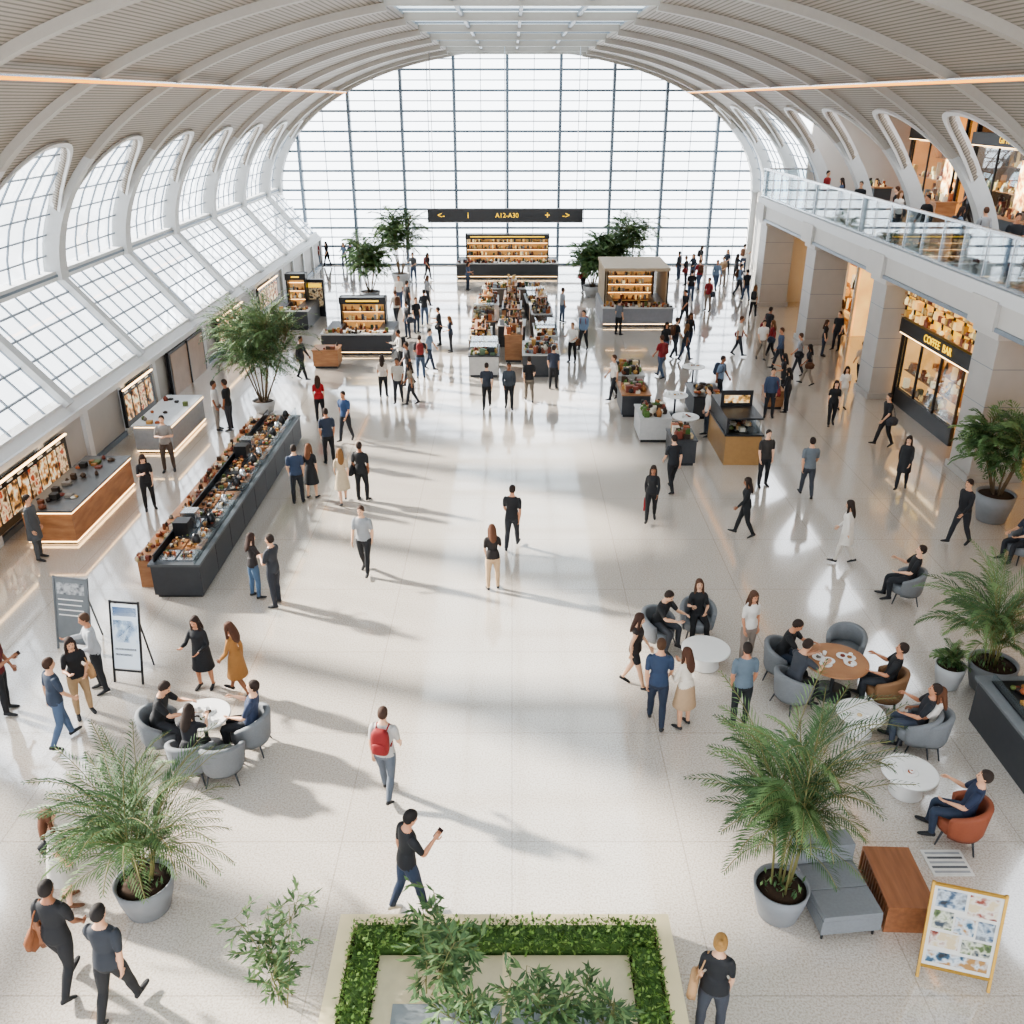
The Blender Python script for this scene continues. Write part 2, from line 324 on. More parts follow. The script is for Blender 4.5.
def person(loc,fem=0,pose='stand',head=0,top='#222326',bot='#23252b',hc='#2a1d16',hair=None,tt='short',bt='pants',acc=None,ac='#7a4a2c',shoe='#2a2a2c',sk=None,h=None,z=0):
    if isinstance(loc,tuple): loc=G(*loc)
    loc=V(loc); loc.z+=z
    hair=hair or ('long' if fem else 'short')
    me=person_mesh(fem,pose,hair,tt,bt,acc)
    o=bpy.data.objects.new("woman" if fem else "man",me); sc.collection.objects.link(o)
    sk=sk or random.choice(SKINS)
    for i,c in enumerate((sk,hc,top,bot,shoe,ac,'#2b1512')):
        o.material_slots[i].link='OBJECT'; o.material_slots[i].material=M(c,.5 if i==0 else .8,var=.1,scale=14)
    o.location=loc; o.rotation_euler=(0,0,rad(head)); s=h or ((1.66/1.78 if fem else 1.0)*random.uniform(.97,1.02)); o.scale=(s,s,s)
    return o
BK='#1f2023'; JN='#4d5d75'; LG='#b9b5ae'; TN='#94693a'; WT='#d8d4cd'; BR='#3b261a'
P=person
P((70,902),1,'stand2',-60,top=LG,bot=LG,bt='dress',tt='short',hc='#5a3520',hair='curly',acc='handbag',ac=BK,shoe='#6b4a35')
P((72,987),0,'walk2',-10,top=BK,bot=BK,acc='handbag',ac='#7a4a2c',hc='#1d1613')
P((122,1014),0,'walk',-8,top='#2b2f36',bot=BK,hc='#1a1412',tt='short')
P((66,743),0,'walk2',-40,top='#343d4c',bot=JN,hc=BR)
P((86,714),1,'talk',-140,top=BK,bot='#a58a6a',hc='#2a1a14',acc='handbag',ac='#b08a63')
P((103,690),0,'talk',120,top='#a9acb0',bot='#25272b',tt='long',hc='#4a3526')
P((9,712),0,'phone',-80,top='#5c1c20',bot=BK,hc=BR)
P((207,687),1,'talk',170,top=BK,bot=BK,bt='dress',tt='coat',hc='#2c1c15')
P((241,695),1,'walk',80,top=TN,bot=TN,bt='dress',tt='long',hc='#4b2d1d',hair='curly')
P((388,796),0,'walk2',-12,top='#a5a3a0',bot='#565d67',hc=BR,acc='backpack',ac='#7e2222')
P((410,911),0,'walkphone',-60,top=BK,bot='#2c384e',hc='#17110f',shoe='#c9c6c2')
P((708,1036),1,'stand',-20,top=BK,bot='#3a3d45',hc='#94703f',hair='bun',acc='handbag',ac='#a9855f')
P((633,687),1,'walk',-110,top='#2a2220',bot=BK,bt='shorts',hc='#3a2318',tt='tank')
P((655,725),0,'walk2',-10,top='#2c3b54',bot='#242d3e',hc='#4d3523')
P((682,726),1,'talk',30,top='#cfc7bb',bot='#a98f73',tt='long',bt='skirt',hc='#4b2e1f')
P((738,725),0,'stand',5,top='#5f6d79',bot='#1f2226',hc='#2b211c')
P((745,662),1,'stand',200,top='#cfcbc4',bot='#8b7f76',hc='#4b3223')
P((493,589),1,'phone',8,top='#241f1e',bot='#b89d7e',hc='#5d3a26')
P((512,549),0,'walk',-10,top=BK,bot='#2a2c31')
P((366,573),0,'walk2',170,top='#8b8e91',bot=BK,hc=BR)
P((257,597),1,'talk',-50,top='#2b2626',bot='#4a6079',hc='#33211a')
P((277,605),0,'cross',70,top='#2e3137',bot='#2b2e36')
P((299,503),0,'stand',10,top='#303c52',bot='#26282d')
P((313,498),1,'stand',-10,top=BK,bot=BK,bt='dress',hc='#6a4228')
P((344,504),1,'walk',20,top='#b9a88f',bot='#b9a88f',bt='dress',hc='#7c5832')
P((363,500),0,'stand2',-15,top=BK,bot=BK,acc='handbag',ac='#26262a')
P((330,463),0,'stand',20,top='#2c3444',bot=BK)
P((347,441),0,'walk',160,top='#33496c',bot='#2b2d33')
P((321,421),1,'stand',10,top='#9c2024',bot=BK,hc=BR)
P((151,509),1,'phone',-150,top=BK,bot=BK,hc='#2c1c15')
P((170,471),0,'cross',190,top='#85827e',bot='#4a3f38')
P((41,559),0,'stand',-90,top='#4d5053',bot='#4b4d50',tt='coat')
P((650,521),1,'walk',170,top=BK,bot=BK,acc='shopper',ac='#8d2226',tt='long')
P((671,492),0,'walk',20,top='#26282d',bot=BK)
P((743,536),1,'walk',80,top=BK,bot=BK,tt='long')
P((805,497),0,'walk2',-5,top='#62696f',bot='#3a3d44')
P((842,563),1,'walk2',60,top='#cfc9c0',bot='#c6bfb5',tt='coat')
P((762,486),0,'stand',190,top='#34312f',bot='#232428')
P((900,489),1,'walk',150,top='#2a2b2e',bot='#26282d',tt='coat')
P((882,446),0,'walk',100,top=BK,bot='#1f2024',acc='handbag',ac='#3a3d44')
P((957,544),0,'walk',110,top='#1e1e22',bot='#2b2c31',tt='long')
P((830,426),1,'walk',170,top=BK,bot=BK); P((841,409),1,'stand',180,top=WT,bot='#c9c4bc')
P((858,386),0,'walk',10,top='#cbb39b',bot=BK)
P((219,430),0,'stand',-90,top='#c8c6c2',bot='#8d8a86'); P((231,430),0,'stand',80,top=BK,bot='#2b2d33')
P((487,409),0,'walk',0,top='#2c313c',bot=BK); P((509,409),0,'walk2',180,top='#3a4048',bot=BK,tt='long'); P((529,402),0,'walk2',5,top=BK,bot='#6a6258'); P((553,389),0,'stand',-10,top='#2b3140',bot=BK)
P((706,436),0,'stand',90,top='#c3c0bb',bot='#39404a'); P((384,397),1,'stand',0,top='#c4bab0',bot=BK)
P((399,403),0,'walk',180,top='#a9a49c',bot='#2b2d33'); P((412,405),1,'walk2',90,top='#7f7466',bot='#2b2d33')
far=[(310,268),(318,267),(328,267),(345,268),(352,270),(400,308),(408,314),(397,325),(408,338),(417,333),(425,325),(428,306),(428,280),(414,282),
(421,378),(430,370),(409,386),(401,372),(451,352),(468,290),(440,345),(562,322),(572,362),(583,350),(618,335),(583,292),
(664,360),(674,358),(684,361),(688,350),(678,280),(685,285),(692,281),(698,290),(707,311),(715,291),(722,286),(738,296),(745,301),(735,281),(690,302),(684,325),
(737,356),(760,360),(770,358),(778,370),(766,346),(797,375),(806,385),(768,417),(785,412),(781,396),(835,350),(838,335),(822,356),
(613,400),(660,378),(718,402),(752,318),(303,380),(726,276),(742,272),(700,272)]
rnd=random.Random(3)
tops=[BK,'#2a2c31','#26303f','#3f4b62','#5d6066','#9b9ea2','#d9d5ce','#8c2a2e','#8a735a','#232327','#c6c1b8','#6f8196']; bots=[BK,'#2b2d33','#33363d','#2c3648','#46556c','#23252b','#8b7f72']
def rp(loc,z=0,poses=('stand','walk','talk','walk2','walk')):
    fem=rnd.random()<.42; a=rnd.choice([None,None,None,'handbag','backpack'])
    P(loc,int(fem),rnd.choice(poses),rnd.uniform(0,360),top=rnd.choice(tops),bot=rnd.choice(bots),hc=rnd.choice(['#1b1512','#2a1d16','#4b2f1e','#6b4a2e']),tt='short' if rnd.random()<.7 else 'long',z=z,acc=a,ac=rnd.choice(['#5a3a26','#26262a','#7a2a2a','#3a4250']))
for p in far: rp(p)
for x,y in ((14.1,17.5),(14.5,19.5),(14.1,21.2),(14.4,23.2),(14.1,24.4),(14.3,26.6),(14.5,28.8),(14.1,29.6),(14.2,32.3),(14.3,35),(14.6,36),(14.1,38.5),(14.2,41),(14.5,44),(18.2,22.6),(18.2,26.2),(18.3,31.5),(18.5,38.3),(19.2,28.6),(18.4,33.2),(18.4,25)): rp(V((x,y,5.6)))
# ================================================================ ROOM SHELL
CX=.3; A=15.9; Z0=4.9; B=8.55; YF=63.2; YB=-8.3
def arc(t,off=0):
    return V((CX+(A+off)*math.cos(t),0,Z0+(B+off)*math.sin(t)))
fl=MB(); fl.box(-16.2,26,YB,YF+1,-.3,0,FLOOR); fl.obj("floor",loc=(0,0,0))
DY=5.7
RY=[31.2+DY*k for k in range(-7,6)]
RY=[y for y in RY if y>YB-.5 and y<YF-1.5]
edges=RY+[YF]
TT=math.acos(4.2/A)
def tb(t,side=-1):
    s=1-abs(2*t-1)**2.6
    return rad(10)+rad(20)*s if side<0 else rad(17)+rad(20)*s
def ceiling(side):
    vs=[];fs=[];uvs=[]
    for i in range(len(edges)-1):
        y0,y1=edges[i],edges[i+1]; nt=18; ns=22; b=len(vs)
        for a in range(nt+1):
            t=a/nt; lo=tb(t,side)
            for k in range(ns+1):
                th=lo+(TT-lo)*k/ns; p=arc(th if side>0 else math.pi-th); vs.append((p.x,y0+(y1-y0)*t,p.z)); uvs.append((th*12.5,y0+(y1-y0)*t))
        for a in range(nt):
            for k in range(ns):
                q=b+a*(ns+1)+k; fs.append((q,q+1,q+ns+2,q+ns+1))
    me=bpy.data.meshes.new("ceiling"); me.from_pydata(vs,[],fs); uv=me.uv_layers.new(name="UVMap")
    for l in me.loops: uv.data[l.index].uv=uvs[l.vertex_index]
    me.materials.append(SLAT); me.polygons.foreach_set("use_smooth",[True]*len(fs))
    o=bpy.data.objects.new("ceiling",me); sc.collection.objects.link(o)
    s=o.modifiers.new("thick",'SOLIDIFY'); s.thickness=.18; s.offset=1 if side>0 else -1
ceiling(1); ceiling(-1)
rb=MB(); zt=Z0+B*math.sin(TT)
for y in RY+[YF-.3]:
    for side in(1,-1):
        pts=[];ed=[]
        for k in range(31):
            th=rad(-1)+(TT-rad(-1))*k/30; q=th if side>0 else math.pi-th
            pi=arc(q,-.40);po=arc(q,.1); w=.15+.12*max(0,1-th/rad(40))
            pts.append([V((pi.x,y-w,pi.z)),V((pi.x,y+w,pi.z)),V((po.x,y+w*1.5,po.z)),V((po.x,y-w*1.5,po.z))])
            pj=arc(q,-.06); ed.append([V((pj.x,y-w-.18,pj.z)),V((pj.x,y+w+.18,pj.z)),V((po.x,y+w+.18,po.z)),V((po.x,y-w-.18,po.z))])
        rb.loft(pts[:12],RIBW,sm=False); rb.loft(pts[11:],RIB,sm=False); rb.loft(ed[10:],M("#55524d",.6,var=.05),sm=False)  # dark band along each rib: its shadow gap put in as colour
    rb.box(CX-4.2,CX+4.2,y-.10,y+.10,zt-.25,zt+.1,RIB)
for i in range(len(edges)-1):
    y0,y1=edges[i],edges[i+1]
    for side in(1,-1):
        R=[]
        for a in range(25):
            t=a/24; th=tb(t,side); q=th if side>0 else math.pi-th; y=y0+(y1-y0)*t
            pi=arc(q,-.28);po=arc(q,.12); q2=q+(.016 if side>0 else -.016); pi2=arc(q2,-.28);po2=arc(q2,.12)
            R.append([V((pi.x,y,pi.z)),V((po.x,y,po.z)),V((po2.x,y,po2.z)),V((pi2.x,y,pi2.z))])
        rb.loft(R,WHITE,sm=False)
rb.obj("trim_ceiling_ribs",loc=(0,0,0))
SKY=M("#cfdde6",.4,emit=1.15,var=.03,scale=.5,name="frosted_skylight")
sk=MB(); sk.box(CX-4.25,CX+4.25,YB,YF,zt+.02,zt+.1,SKY)
for x in (-4.25,-2.1,0,2.1,4.25): sk.box(CX+x-.06,CX+x+.06,YB,YF,zt-.12,zt+.02,FRAMEL)
for i in range(int((YF-YB)/1.9)): sk.box(CX-4.25,CX+4.25,YB+i*1.9-.03,YB+i*1.9+.03,zt-.06,zt+.02,FRAMEL)
sk.obj("window_skylight",loc=(0,0,0))
for side in (1,-1):
    ls=MB(); t=math.acos(11.1/A); p=arc(t if side>0 else math.pi-t,-.43)
    ls.box(p.x-.045,p.x+.045,YB+1,YF-.6,p.z-.035,p.z+.035,GOLDL); ls.box(p.x-.06,p.x+.06,YB+1,YF-.6,p.z+.035,p.z+.08,STEEL); ls.obj("linear_ceiling_light")
def hw(z): return A if z<=Z0 else A*math.sqrt(max(0,1-((z-Z0)/B)**2))
def zx(x):
    u=abs(x-CX)/A; return Z0+B*math.sqrt(max(0,1-u*u))
wf=MB()
for k in range(-5,6):
    x=CX-.6+k*3.4
    if abs(x-CX)<A: wf.box(x-.09,x+.09,YF-.15,YF+.25,0,min(zx(x),13.4),FRAME)
    x+=1.7
    if abs(x-CX)<A-.2: wf.box(x-.018,x+.018,YF,YF+.1,0,min(zx(x),13.4),FRAMEL)
z=.05; i=0
while z<13.3:
    w=hw(z)-.05
    wf.box(CX-w,CX+w,YF-.05,YF+.15,z-(.065 if i%2==0 else .03),z+(.065 if i%2==0 else .03),FRAME if i%2==0 else FRAMEL); z+=.60; i+=1
R=[]
for k in range(61):
    q=math.pi*k/60; pi=arc(q,-.35);po=arc(q,.3); R.append([V((pi.x,YF-.3,pi.z)),V((po.x,YF-.3,po.z)),V((po.x,YF+.4,po.z)),V((pi.x,YF+.4,pi.z))])
wf.loft(R,WHITE,sm=False)
for s in(1,-1): wf.box(CX+s*A-.3,CX+s*A+.3,YF-.3,YF+.4,0,Z0,WHITE)
pts=[V((CX+A,YF+.05,0))]+[V((arc(math.pi*k/40).x,YF+.05,arc(math.pi*k/40).z)) for k in range(41)]+[V((CX-A,YF+.05,0))]
wf.poly(pts,GLASS); wf.obj("window_far",loc=(0,0,0))
wl=MB(); XB=-13.25; ZB=2.15; pt=V((CX-A,0,Z0))
wl.poly([(CX-A,YB,Z0),(CX-A,YF,Z0),(XB,YF,ZB),(XB,YB,ZB)],GLASS)
slope=lambda u:V((XB+(pt.x-XB)*u,0,ZB+(Z0-ZB)*u))
y=YB+.4
while y<YF:
    a=slope(0)+V((0,y,0));b=slope(1)+V((0,y,0))
    wl.beam(a,b,.05,.05,FRAMEL,up=V((0,1,0))); y+=.95
for y in RY: 
    a=slope(-.02)+V((.12,y,0));b=slope(1.02)+V((.12,y,0)); wl.beam(a,b,.26,.34,RIBW,up=V((0,1,0)))
for u,w in((.2,.05),(.4,.05),(.6,.05),(.8,.05)):
    a=slope(u); wl.beam(a+V((0,YB,0)),a+V((0,YF,0)),w,.06,FRAMEL)
wl.box(CX-A-.25,CX-A+.25,YB,YF,Z0-.16,Z0+.16,WHITE); wl.box(CX-A+.25,CX-A+.30,YB,YF,Z0-.02,Z0+.05,FRAME)
for i in range(len(edges)-1):
    y0,y1=edges[i],edges[i+1]
    for side in ((-1,1) if y0>47.5 else (-1,)):
        Q=lambda th:arc(th if side>0 else math.pi-th)
        T2=lambda t:tb(t,side)
        gl=[]
        for a in range(15):
            t=a/14; gl.append([V((Q(T2(t)*k/5).x,y0+(y1-y0)*t,Q(T2(t)*k/5).z)) for k in range(6)])
        wl.loft(gl,GLASS,caps=False,closed=False)
        for j in range(1,6):
            t=j/6; m=T2(t); y=y0+(y1-y0)*t
            for k in range(5):
                a=Q(m*k/5);b=Q(m*(k+1)/5); a.y=b.y=y; wl.beam(a,b,.05,.05,FRAMEL,up=V((0,1,0)))
        for th in (4.5,9,13.5,18,22.5,27,31.5):
            c=rad(th); ts=[t/40 for t in range(41) if T2(t/40)>=c]
            if ts:
                a=Q(c);b=Q(c); a.y=y0+(y1-y0)*ts[0]; b.y=y0+(y1-y0)*ts[-1]; wl.beam(a,b,.05,.05,FRAMEL)
wl.obj("window_left",loc=(0,0,0))
ww=MB()
ww.poly([(XB,YB,ZB),(XB,YF,ZB),(-12.95,YF,1.85),(-12.95,YB,1.85)],WHITE)
ww.box(-13.6,XB+.05,YB,YF,ZB-.12,ZB+.04,WHITE); ww.box(-13.3,-12.9,YB,YF,1.72,1.9,WHITE)
ww.box(-13.5,-13.05,YB,YF,0,1.75,STONE); ww.box(-13.05,-12.98,YB,YF,0,.16,FRAME)
y=YB
while y<YF: ww.box(-13.07,-12.93,y,y+.3,0,1.75,WHITE); y+=DY/2
ww.obj("wall_left",loc=(0,0,0))
YE=50.8
cols=[8.4,16.8,25.3,33.5,41.8,50.2]
for y in cols:
    c=MB(); c.box(13.5,15.0,y-.65,y+.65,0,4.25,STONE); c.box(13.42,15.08,y-.73,y+.73,0,.22,STONE); c.box(13.40,15.1,y-.75,y+.75,4.25,4.49,STONEL)
    for z in(1.2,2.3,3.4): c.box(13.495,15.0,y-.655,y+.655,z-.01,z+.01,FRAME)
    c.obj("stone_column",bevel=.015)
bl=MB(); bl.box(13.3,25,YB,YE,4.5,5.55,STONEL); bl.box(13.22,13.3,YB,YE+.08,5.25,5.62,WHITE); bl.box(13.24,13.3,YB,YE,4.5,4.62,FRAMEL)
bl.box(13.3,25,YB,YE,5.55,5.6,FLOOR)
for y in cols: bl.box(13.18,13.3,y-.75,y+.75,4.5,5.3,STONEL)
bl.obj("balcony",loc=(0,0,0))
rl=MB(); rl.box(13.36,13.40,YB,YE,5.62,6.95,GLASSB); rl.box(13.31,13.45,YB,YE,6.95,7.03,STEEL); rl.box(13.32,13.44,YB,YE,5.61,5.70,STEEL)
y=YB+.2
while y<YE: rl.box(13.35,13.41,y-.02,y+.02,5.61,6.95,STEEL); y+=1.425
rl.box(13.4,16,YE-.05,YE-.01,5.62,6.95,GLASSB); rl.box(13.4,16,YE-.08,YE+.02,6.95,7.03,STEEL)
rl.obj("glass_balustrade")
PAL=[M(c,.5,var=.1) for c in("#c9a05a","#e0cc95","#8c4b32","#d8d2c2","#b07a4a","#4b5f48","#d7b37a","#6b4030","#e5dcc6","#2c3238","#8f969b","#5a5f66")]
PALE=[M(c,.5,emit=.6,var=.15) for c in("#e8c07e","#f5dca5","#d9a058","#f2e2bd","#b57a48")]  # goods that glow slightly: lamplight put into their colour
FOOD=[M(c,.6,var=.25,scale=25) for c in("#6b3a22","#95653a","#b58a50","#33261d","#74392a","#56602f","#c4ad86","#43301f","#96522f","#211e1b","#7a7269","#cfc6b6")]
rs=random.Random(11)
def products(mb,x0,x1,y0,y1,z,n,pal,s=(.06,.14),h=(.1,.3)):
    for _ in range(n):
        x=rs.uniform(x0,x1);y=rs.uniform(y0,y1);w=rs.uniform(*s);hh=rs.uniform(*h);m=rs.choice(pal); k=rs.random()
        if k<.45: mb.box(x-w/2,x+w/2,y-w/2,y+w/2,z,z+hh,m)
        elif k<.8: mb.lathe([(w*.45,0),(w*.5,hh*.6),(w*.25,hh*.8),(w*.22,hh)],m,(x,y,z),n=8)
        else: mb.ball((x,y,z+w*.4),w*.5,w*.5,w*.42,m,n=7,k=4)
gal=MB(); gal.box(22,22.3,YB,YE,5.6,10.6,STONEL); gal.box(15.9,22.3,YB,YE,10.3,10.5,STONE)
gal.box(13.6,25,YE,YE+.2,0,4.5,STONEL); gal.box(15.6,22.3,YE-.1,YE+.1,5.6,10.3,STONEL)
gal.box(21.6,21.8,YB,YE,0,4.5,STONEL)
gal.box(CX+A,CX+A+.3,YE,YF,0,Z0,STONEL)
gal.obj("wall_right",loc=(0,0,0))
def sign_on(o,x,y,z,txt,size,mat):
    c=bpy.data.curves.new("sign_text",'FONT'); c.body=txt; c.size=size; c.align_x='CENTER'; c.align_y='CENTER'; c.extrude=.01
    t=bpy.data.objects.new("sign_text",c); sc.collection.objects.link(t); c.materials.append(mat); t.parent=o
    t.location=V((x,y,z))-o.location; t.rotation_euler=(rad(90),0,rad(-90))
def shopwall(name,x,y0,y1,z0,z1,rows,signc=BLACK,base=.35,den=3,txt="CAFE",signz=None,glow="#d6a868",ge=1.1,dep=1.6,door=True):
    """glazed shop front facing -X: interior room with glowing walls, display window, doorway and fascia sign"""
    s=MB(); sz=signz or (z1-.65); xb=x+dep
    G1=M(glow,.6,emit=ge,var=.35,scale=1.3)  # interior walls glow: the shop lighting is put into their colour
    s.box(xb,xb+.08,y0,y1,z0,z1,G1); s.box(x,xb,y0,y0+.1,z0,z1,G1); s.box(x,xb,y1-.1,y1,z0,z1,G1); s.box(x,xb,y0,y1,z1-.1,z1,M("#cfc3b0",.6)); s.box(x+.2,x+.35,y0+.3,y1-.3,sz-.06,sz-.02,WARML)
    yd=y0+1.5 if door else y0
    s.box(x-.05,x+.08,yd,y1,z0,z0+base,BLACK)
    s.box(x-.1,x+.1,y0,y0+.12,z0,z1,signc); s.box(x-.1,x+.1,y1-.12,y1,z0,z1,signc)
    s.box(x-.005,x+.005,yd,y1-.12,z0+base,sz,GLASSD)
    nb=max(2,int((y1-yd)/1.5))
    for k in range(nb): yy=yd+(y1-yd)*k/nb; s.box(x-.04,x+.04,yy-.03,yy+.03,z0,sz,signc)
    for r in range(rows):
        zz=z0+base+(sz-z0-base)*r/rows
        s.box(xb-.4,xb,y0+.15,y1-.15,zz,zz+.03,WOOD); products(s,xb-.35,xb-.08,y0+.25,y1-.25,zz+.03,int(den*1.6*(y1-y0)),PAL+PALE,(.08,.22),(.12,(sz-z0-base)/rows*.8))
        if r<2: s.box(x+.12,x+.5,yd+.1,y1-.2,zz,zz+.03,WOOD); products(s,x+.16,x+.45,yd+.2,y1-.3,zz+.03,int(den*1.3*(y1-yd)),PAL+PALE,(.08,.2),(.1,(sz-z0-base)/rows*.6))
    s.box(x-.22,x+.1,y0,y1,sz,sz+.55,signc); s.box(x-.23,x-.22,y0+.1,y1-.1,sz+.02,sz+.05,WARML)
    o=s.obj(name); sign_on(o,x-.24,(y0+y1)/2,sz+.3,txt,.36,YEL if signc is BLACK else BLACK)
    return o
shopwall("shop_front",14.3,26.2,32.5,0,3.2,3,base=.6,signz=2.62,txt="COFFEE  BAR",den=6)
gp=MB(); gp.box(14.15,14.3,26.2,32.5,3.26,4.48,M("#d9a53c",.4,emit=.9,var=.5,scale=3))
for k in range(9): gp.box(14.08,14.15,26.4+k*.74,26.44+k*.74,3.27,4.47,BLACK)
for z in(3.28,3.66,4.04,4.44): gp.box(14.0,14.15,26.3,32.4,z,z+.03,WOOD)
for z in(3.31,3.69,4.07): products(gp,14.03,14.10,26.5,32.2,z,40,PALE[:3]+PAL[:3],(.08,.2),(.12,.3))
gp.obj("lit_display_panel")
shopwall("shop_front",18.5,34.5,41,0,4.2,4,txt="MARKET",den=6,ge=1.3); shopwall("shop_front",16.2,42.8,49.5,0,4.4,3,signc=WHITET,txt="BOOKS",den=4,ge=1.2)
shopwall("shop_front",15.4,17.8,24.3,0,4.4,3,txt="KITCHEN",den=5,signz=3.0); shopwall("shop_front",15.4,9.4,15.8,0,4.4,3,txt="DELI",den=3)
y=3; k=0
for nme in("GRILL","WINE","SUSHI","BAKERY","TEA","GIFTS","TACOS"):
    shopwall("shop_front",20.2,y,y+5.8,5.6,9.9,3,txt=nme,den=4,signz=8.5,glow=["#d9a25e","#6a5038","#c98a4a","#8f7452"][k%4],ge=[1.0,.35,.8,.5][k%4])
    p=MB(); p.box(20.0,20.08,y+.3,y+1.3,5.95,8.2,BLACK); p.box(19.98,20.0,y+.35,y+1.25,6.0,8.15,pic(70+k,["#23262b","#9a5a34","#d9b070","#efe2c8"],2.2,emit=.7)); p.obj("poster_lightbox")
    t=MB(); t.box(16.9,17.7,y+1.2,y+3.4,5.6,6.55,[CHAR,WOOD][k%2]); t.box(16.85,17.75,y+1.15,y+3.45,6.55,6.6,WOOD); products(t,17.0,17.6,y+1.4,y+3.2,6.6,30,FOOD+PALE); t.obj("gallery_counter"); y+=6.7; k+=1
k=0
for (y0,y1,z0,z1,kind) in((17.2,24.4,.35,1.6,0),(28.6,31.2,.3,1.6,1),(33,37,.0,1.7,2),(39,43,.3,1.6,1),(46,50,.3,1.6,1),(10,15,.35,1.5,0)):
    s=MB(); s.box(-12.95,-12.84,y0,y1,z0,z1,BLACK)
    if kind==2: s.box(-12.85,-12.82,y0+.15,y1-.15,z0,z1-.1,M("#7a6452",.4,emit=.2,var=.3,scale=2)); s.box(-12.84,-12.78,(y0+y1)/2-.04,(y0+y1)/2+.04,z0,z1,BLACK)
    else:
        nn=int((y1-y0)/.55)
        for q in range(nn):
            a=y0+.1+q*(y1-y0-.2)/nn; k+=1
            s.box(-12.85,-12.815,a,a+.44,z0+.22,z1-.22,pic(k,[["#1b1714","#5a3822","#b9854e","#f0dfbf"],["#241a15","#7c5a3c","#d9c3a0","#9a4226"],["#181a1d","#4b3424","#c29058","#e8d8ba"]][k%3],4,emit=.6))
            s.box(-12.845,-12.82,a+.05,a+.3,z1-.15,z1-.11,WHITET)
        s.box(-12.84,-12.78,y0,y1,z1-.03,z1+.01,WARML)
    s.obj("menu_board" if kind!=2 else "door_1")
# ================================================================ FURNITURE
def armchair(loc,head,m=GREY,name="armchair",legs=CHAR):
    c=MB(); R=[]
    for k in range(25):
        a=rad(155+230*k/24); b=abs(k-12)/12; top=.80-.20*b**2; ri=.29;ro=.37
        C=lambda r,z:V((r*math.cos(a),r*math.sin(a)+.04,z))
        R.append([C(ri,.24),C(ri,top-.03),C(ri+.015,top-.005),C((ri+ro)/2,top),C(ro+.01,top-.01),C(ro+.02,top-.04),C(ro-.02,.30),C(ro-.05,.22)])
    c.loft(R,m); c.lathe([(.05,.24),(.29,.24),(.31,.28),(.31,.40),(.28,.435),(.1,.44)],m,(0,.06,0),n=24)
    for sx in(1,-1):
        for sy in(1,-1): c.tube([V((sx*.2,sy*.2+.04,.26)),V((sx*.27,sy*.27+.04,0))],[.02,.012],legs,n=8)
    return c.obj(name,loc=loc,rot=head)
def rtable(loc,r,h,m=WHITET,items=3,name="round_table"):
    t=MB(); t.lathe([(r-.02,h-.035),(r,h-.03),(r,h-.006),(r-.012,h)],m,n=40)
    if h<.6: t.lathe([(r*.55,0),(r*.6,.02),(r*.5,h*.6),(r*.62,h-.036)],m,n=28)
    else: t.lathe([(r*.62,0),(r*.62,.015),(.05,.035),(.035,.06),(.035,h-.06),(.10,h-.036)],CHAR,n=28)
    for k in range(items):
        a=rs.uniform(0,6.28);q=rs.uniform(.1,.6)*r;x,y=q*math.cos(a),q*math.sin(a)
        t.lathe([(.028,0),(.04,.07),(.038,.07),(.024,.01)],WHITET,(x,y,h),n=12); t.lathe([(.09,0),(.12,.012),(.11,.016),(.05,.01)],WHITET,(-x,y*.7,h),n=16); t.ball((-x,y*.7,h+.02),.05,.05,.025,rs.choice(FOOD))
    return t.obj(name,loc=loc)
def seated(loc,head,fem,top,bot,pose='sit',m=GREY,chair=True,**kw):
    loc=V(loc)
    if chair: armchair(loc,rad(head),m)
    return P(loc,fem,pose,head,top=top,bot=bot,**kw)
def face(a,b): d=V(b)-V(a); return math.degrees(math.atan2(-d.x,d.y))
def around(tc,r,h,specs,tm=WHITET,items=3):
    c=G(tc[0],tc[1],h); c.z=0; rtable(c,r,h,tm,items)
    for ang,dist,sp in specs:
        p=c+V((math.cos(rad(ang))*dist,math.sin(rad(ang))*dist,0)); hd_=face(p,c)
        if sp is None: armchair(p,rad(hd_))
        else: seated(p,hd_,**sp)
around((203,714),.46,.73,[(180,.8,dict(fem=0,top=BK,bot='#2a2c31',pose='sitlean')),(0,.8,dict(fem=0,top='#323c54',bot='#2a2c31',pose='sittalk')),(268,.72,dict(fem=1,top='#25252a',bot=BK,pose='sitlean',bt='pants'))],items=5)
p=G(218,778); armchair(p+V((.12,0,0)),rad(8))
around((706,648),.48,.42,[(138,1.15,dict(fem=0,top=BK,bot='#35383e',pose='sitlean')),(88,1.15,dict(fem=1,top=BK,bot=BK,pose='sittalk',hc='#4b2f1e'))],items=0)
around((836,660),.60,.73,[(150,1.0,dict(fem=0,top=BK,bot='#26303f',pose='sitlean')),(205,1.0,dict(fem=0,top='#3a3d44',bot=BK,pose='sitlean')),(335,.95,dict(fem=0,top=BK,bot='#31343a',pose='sittalk',m=M("#8a684a",.7))),(60,1.1,None)],tm=WOOD,items=6)
around((861,712),.42,.45,[(335,.95,dict(fem=0,top='#23252b',bot='#3b4250',pose='sittalk'))],items=1)
seated(G(925,748),65,1,'#cfc9c0','#35383e',pose='sit',hc='#5b3924')
around((910,771),.44,.45,[],items=1); seated(G(958,840),62,0,'#242d44','#2c3648',pose='sittalk',m=M("#8a4c34",.7,var=.08,scale=20))
seated(G(905,600),75,0,BK,'#2a2c31',pose='sittalk'); seated(G(1020,560),100,0,'#2b3140','#2a2c31')
for x,y in((674,414),(684,437),(692,384)): rtable(G(x,y),.45,.73,WHITET,4)
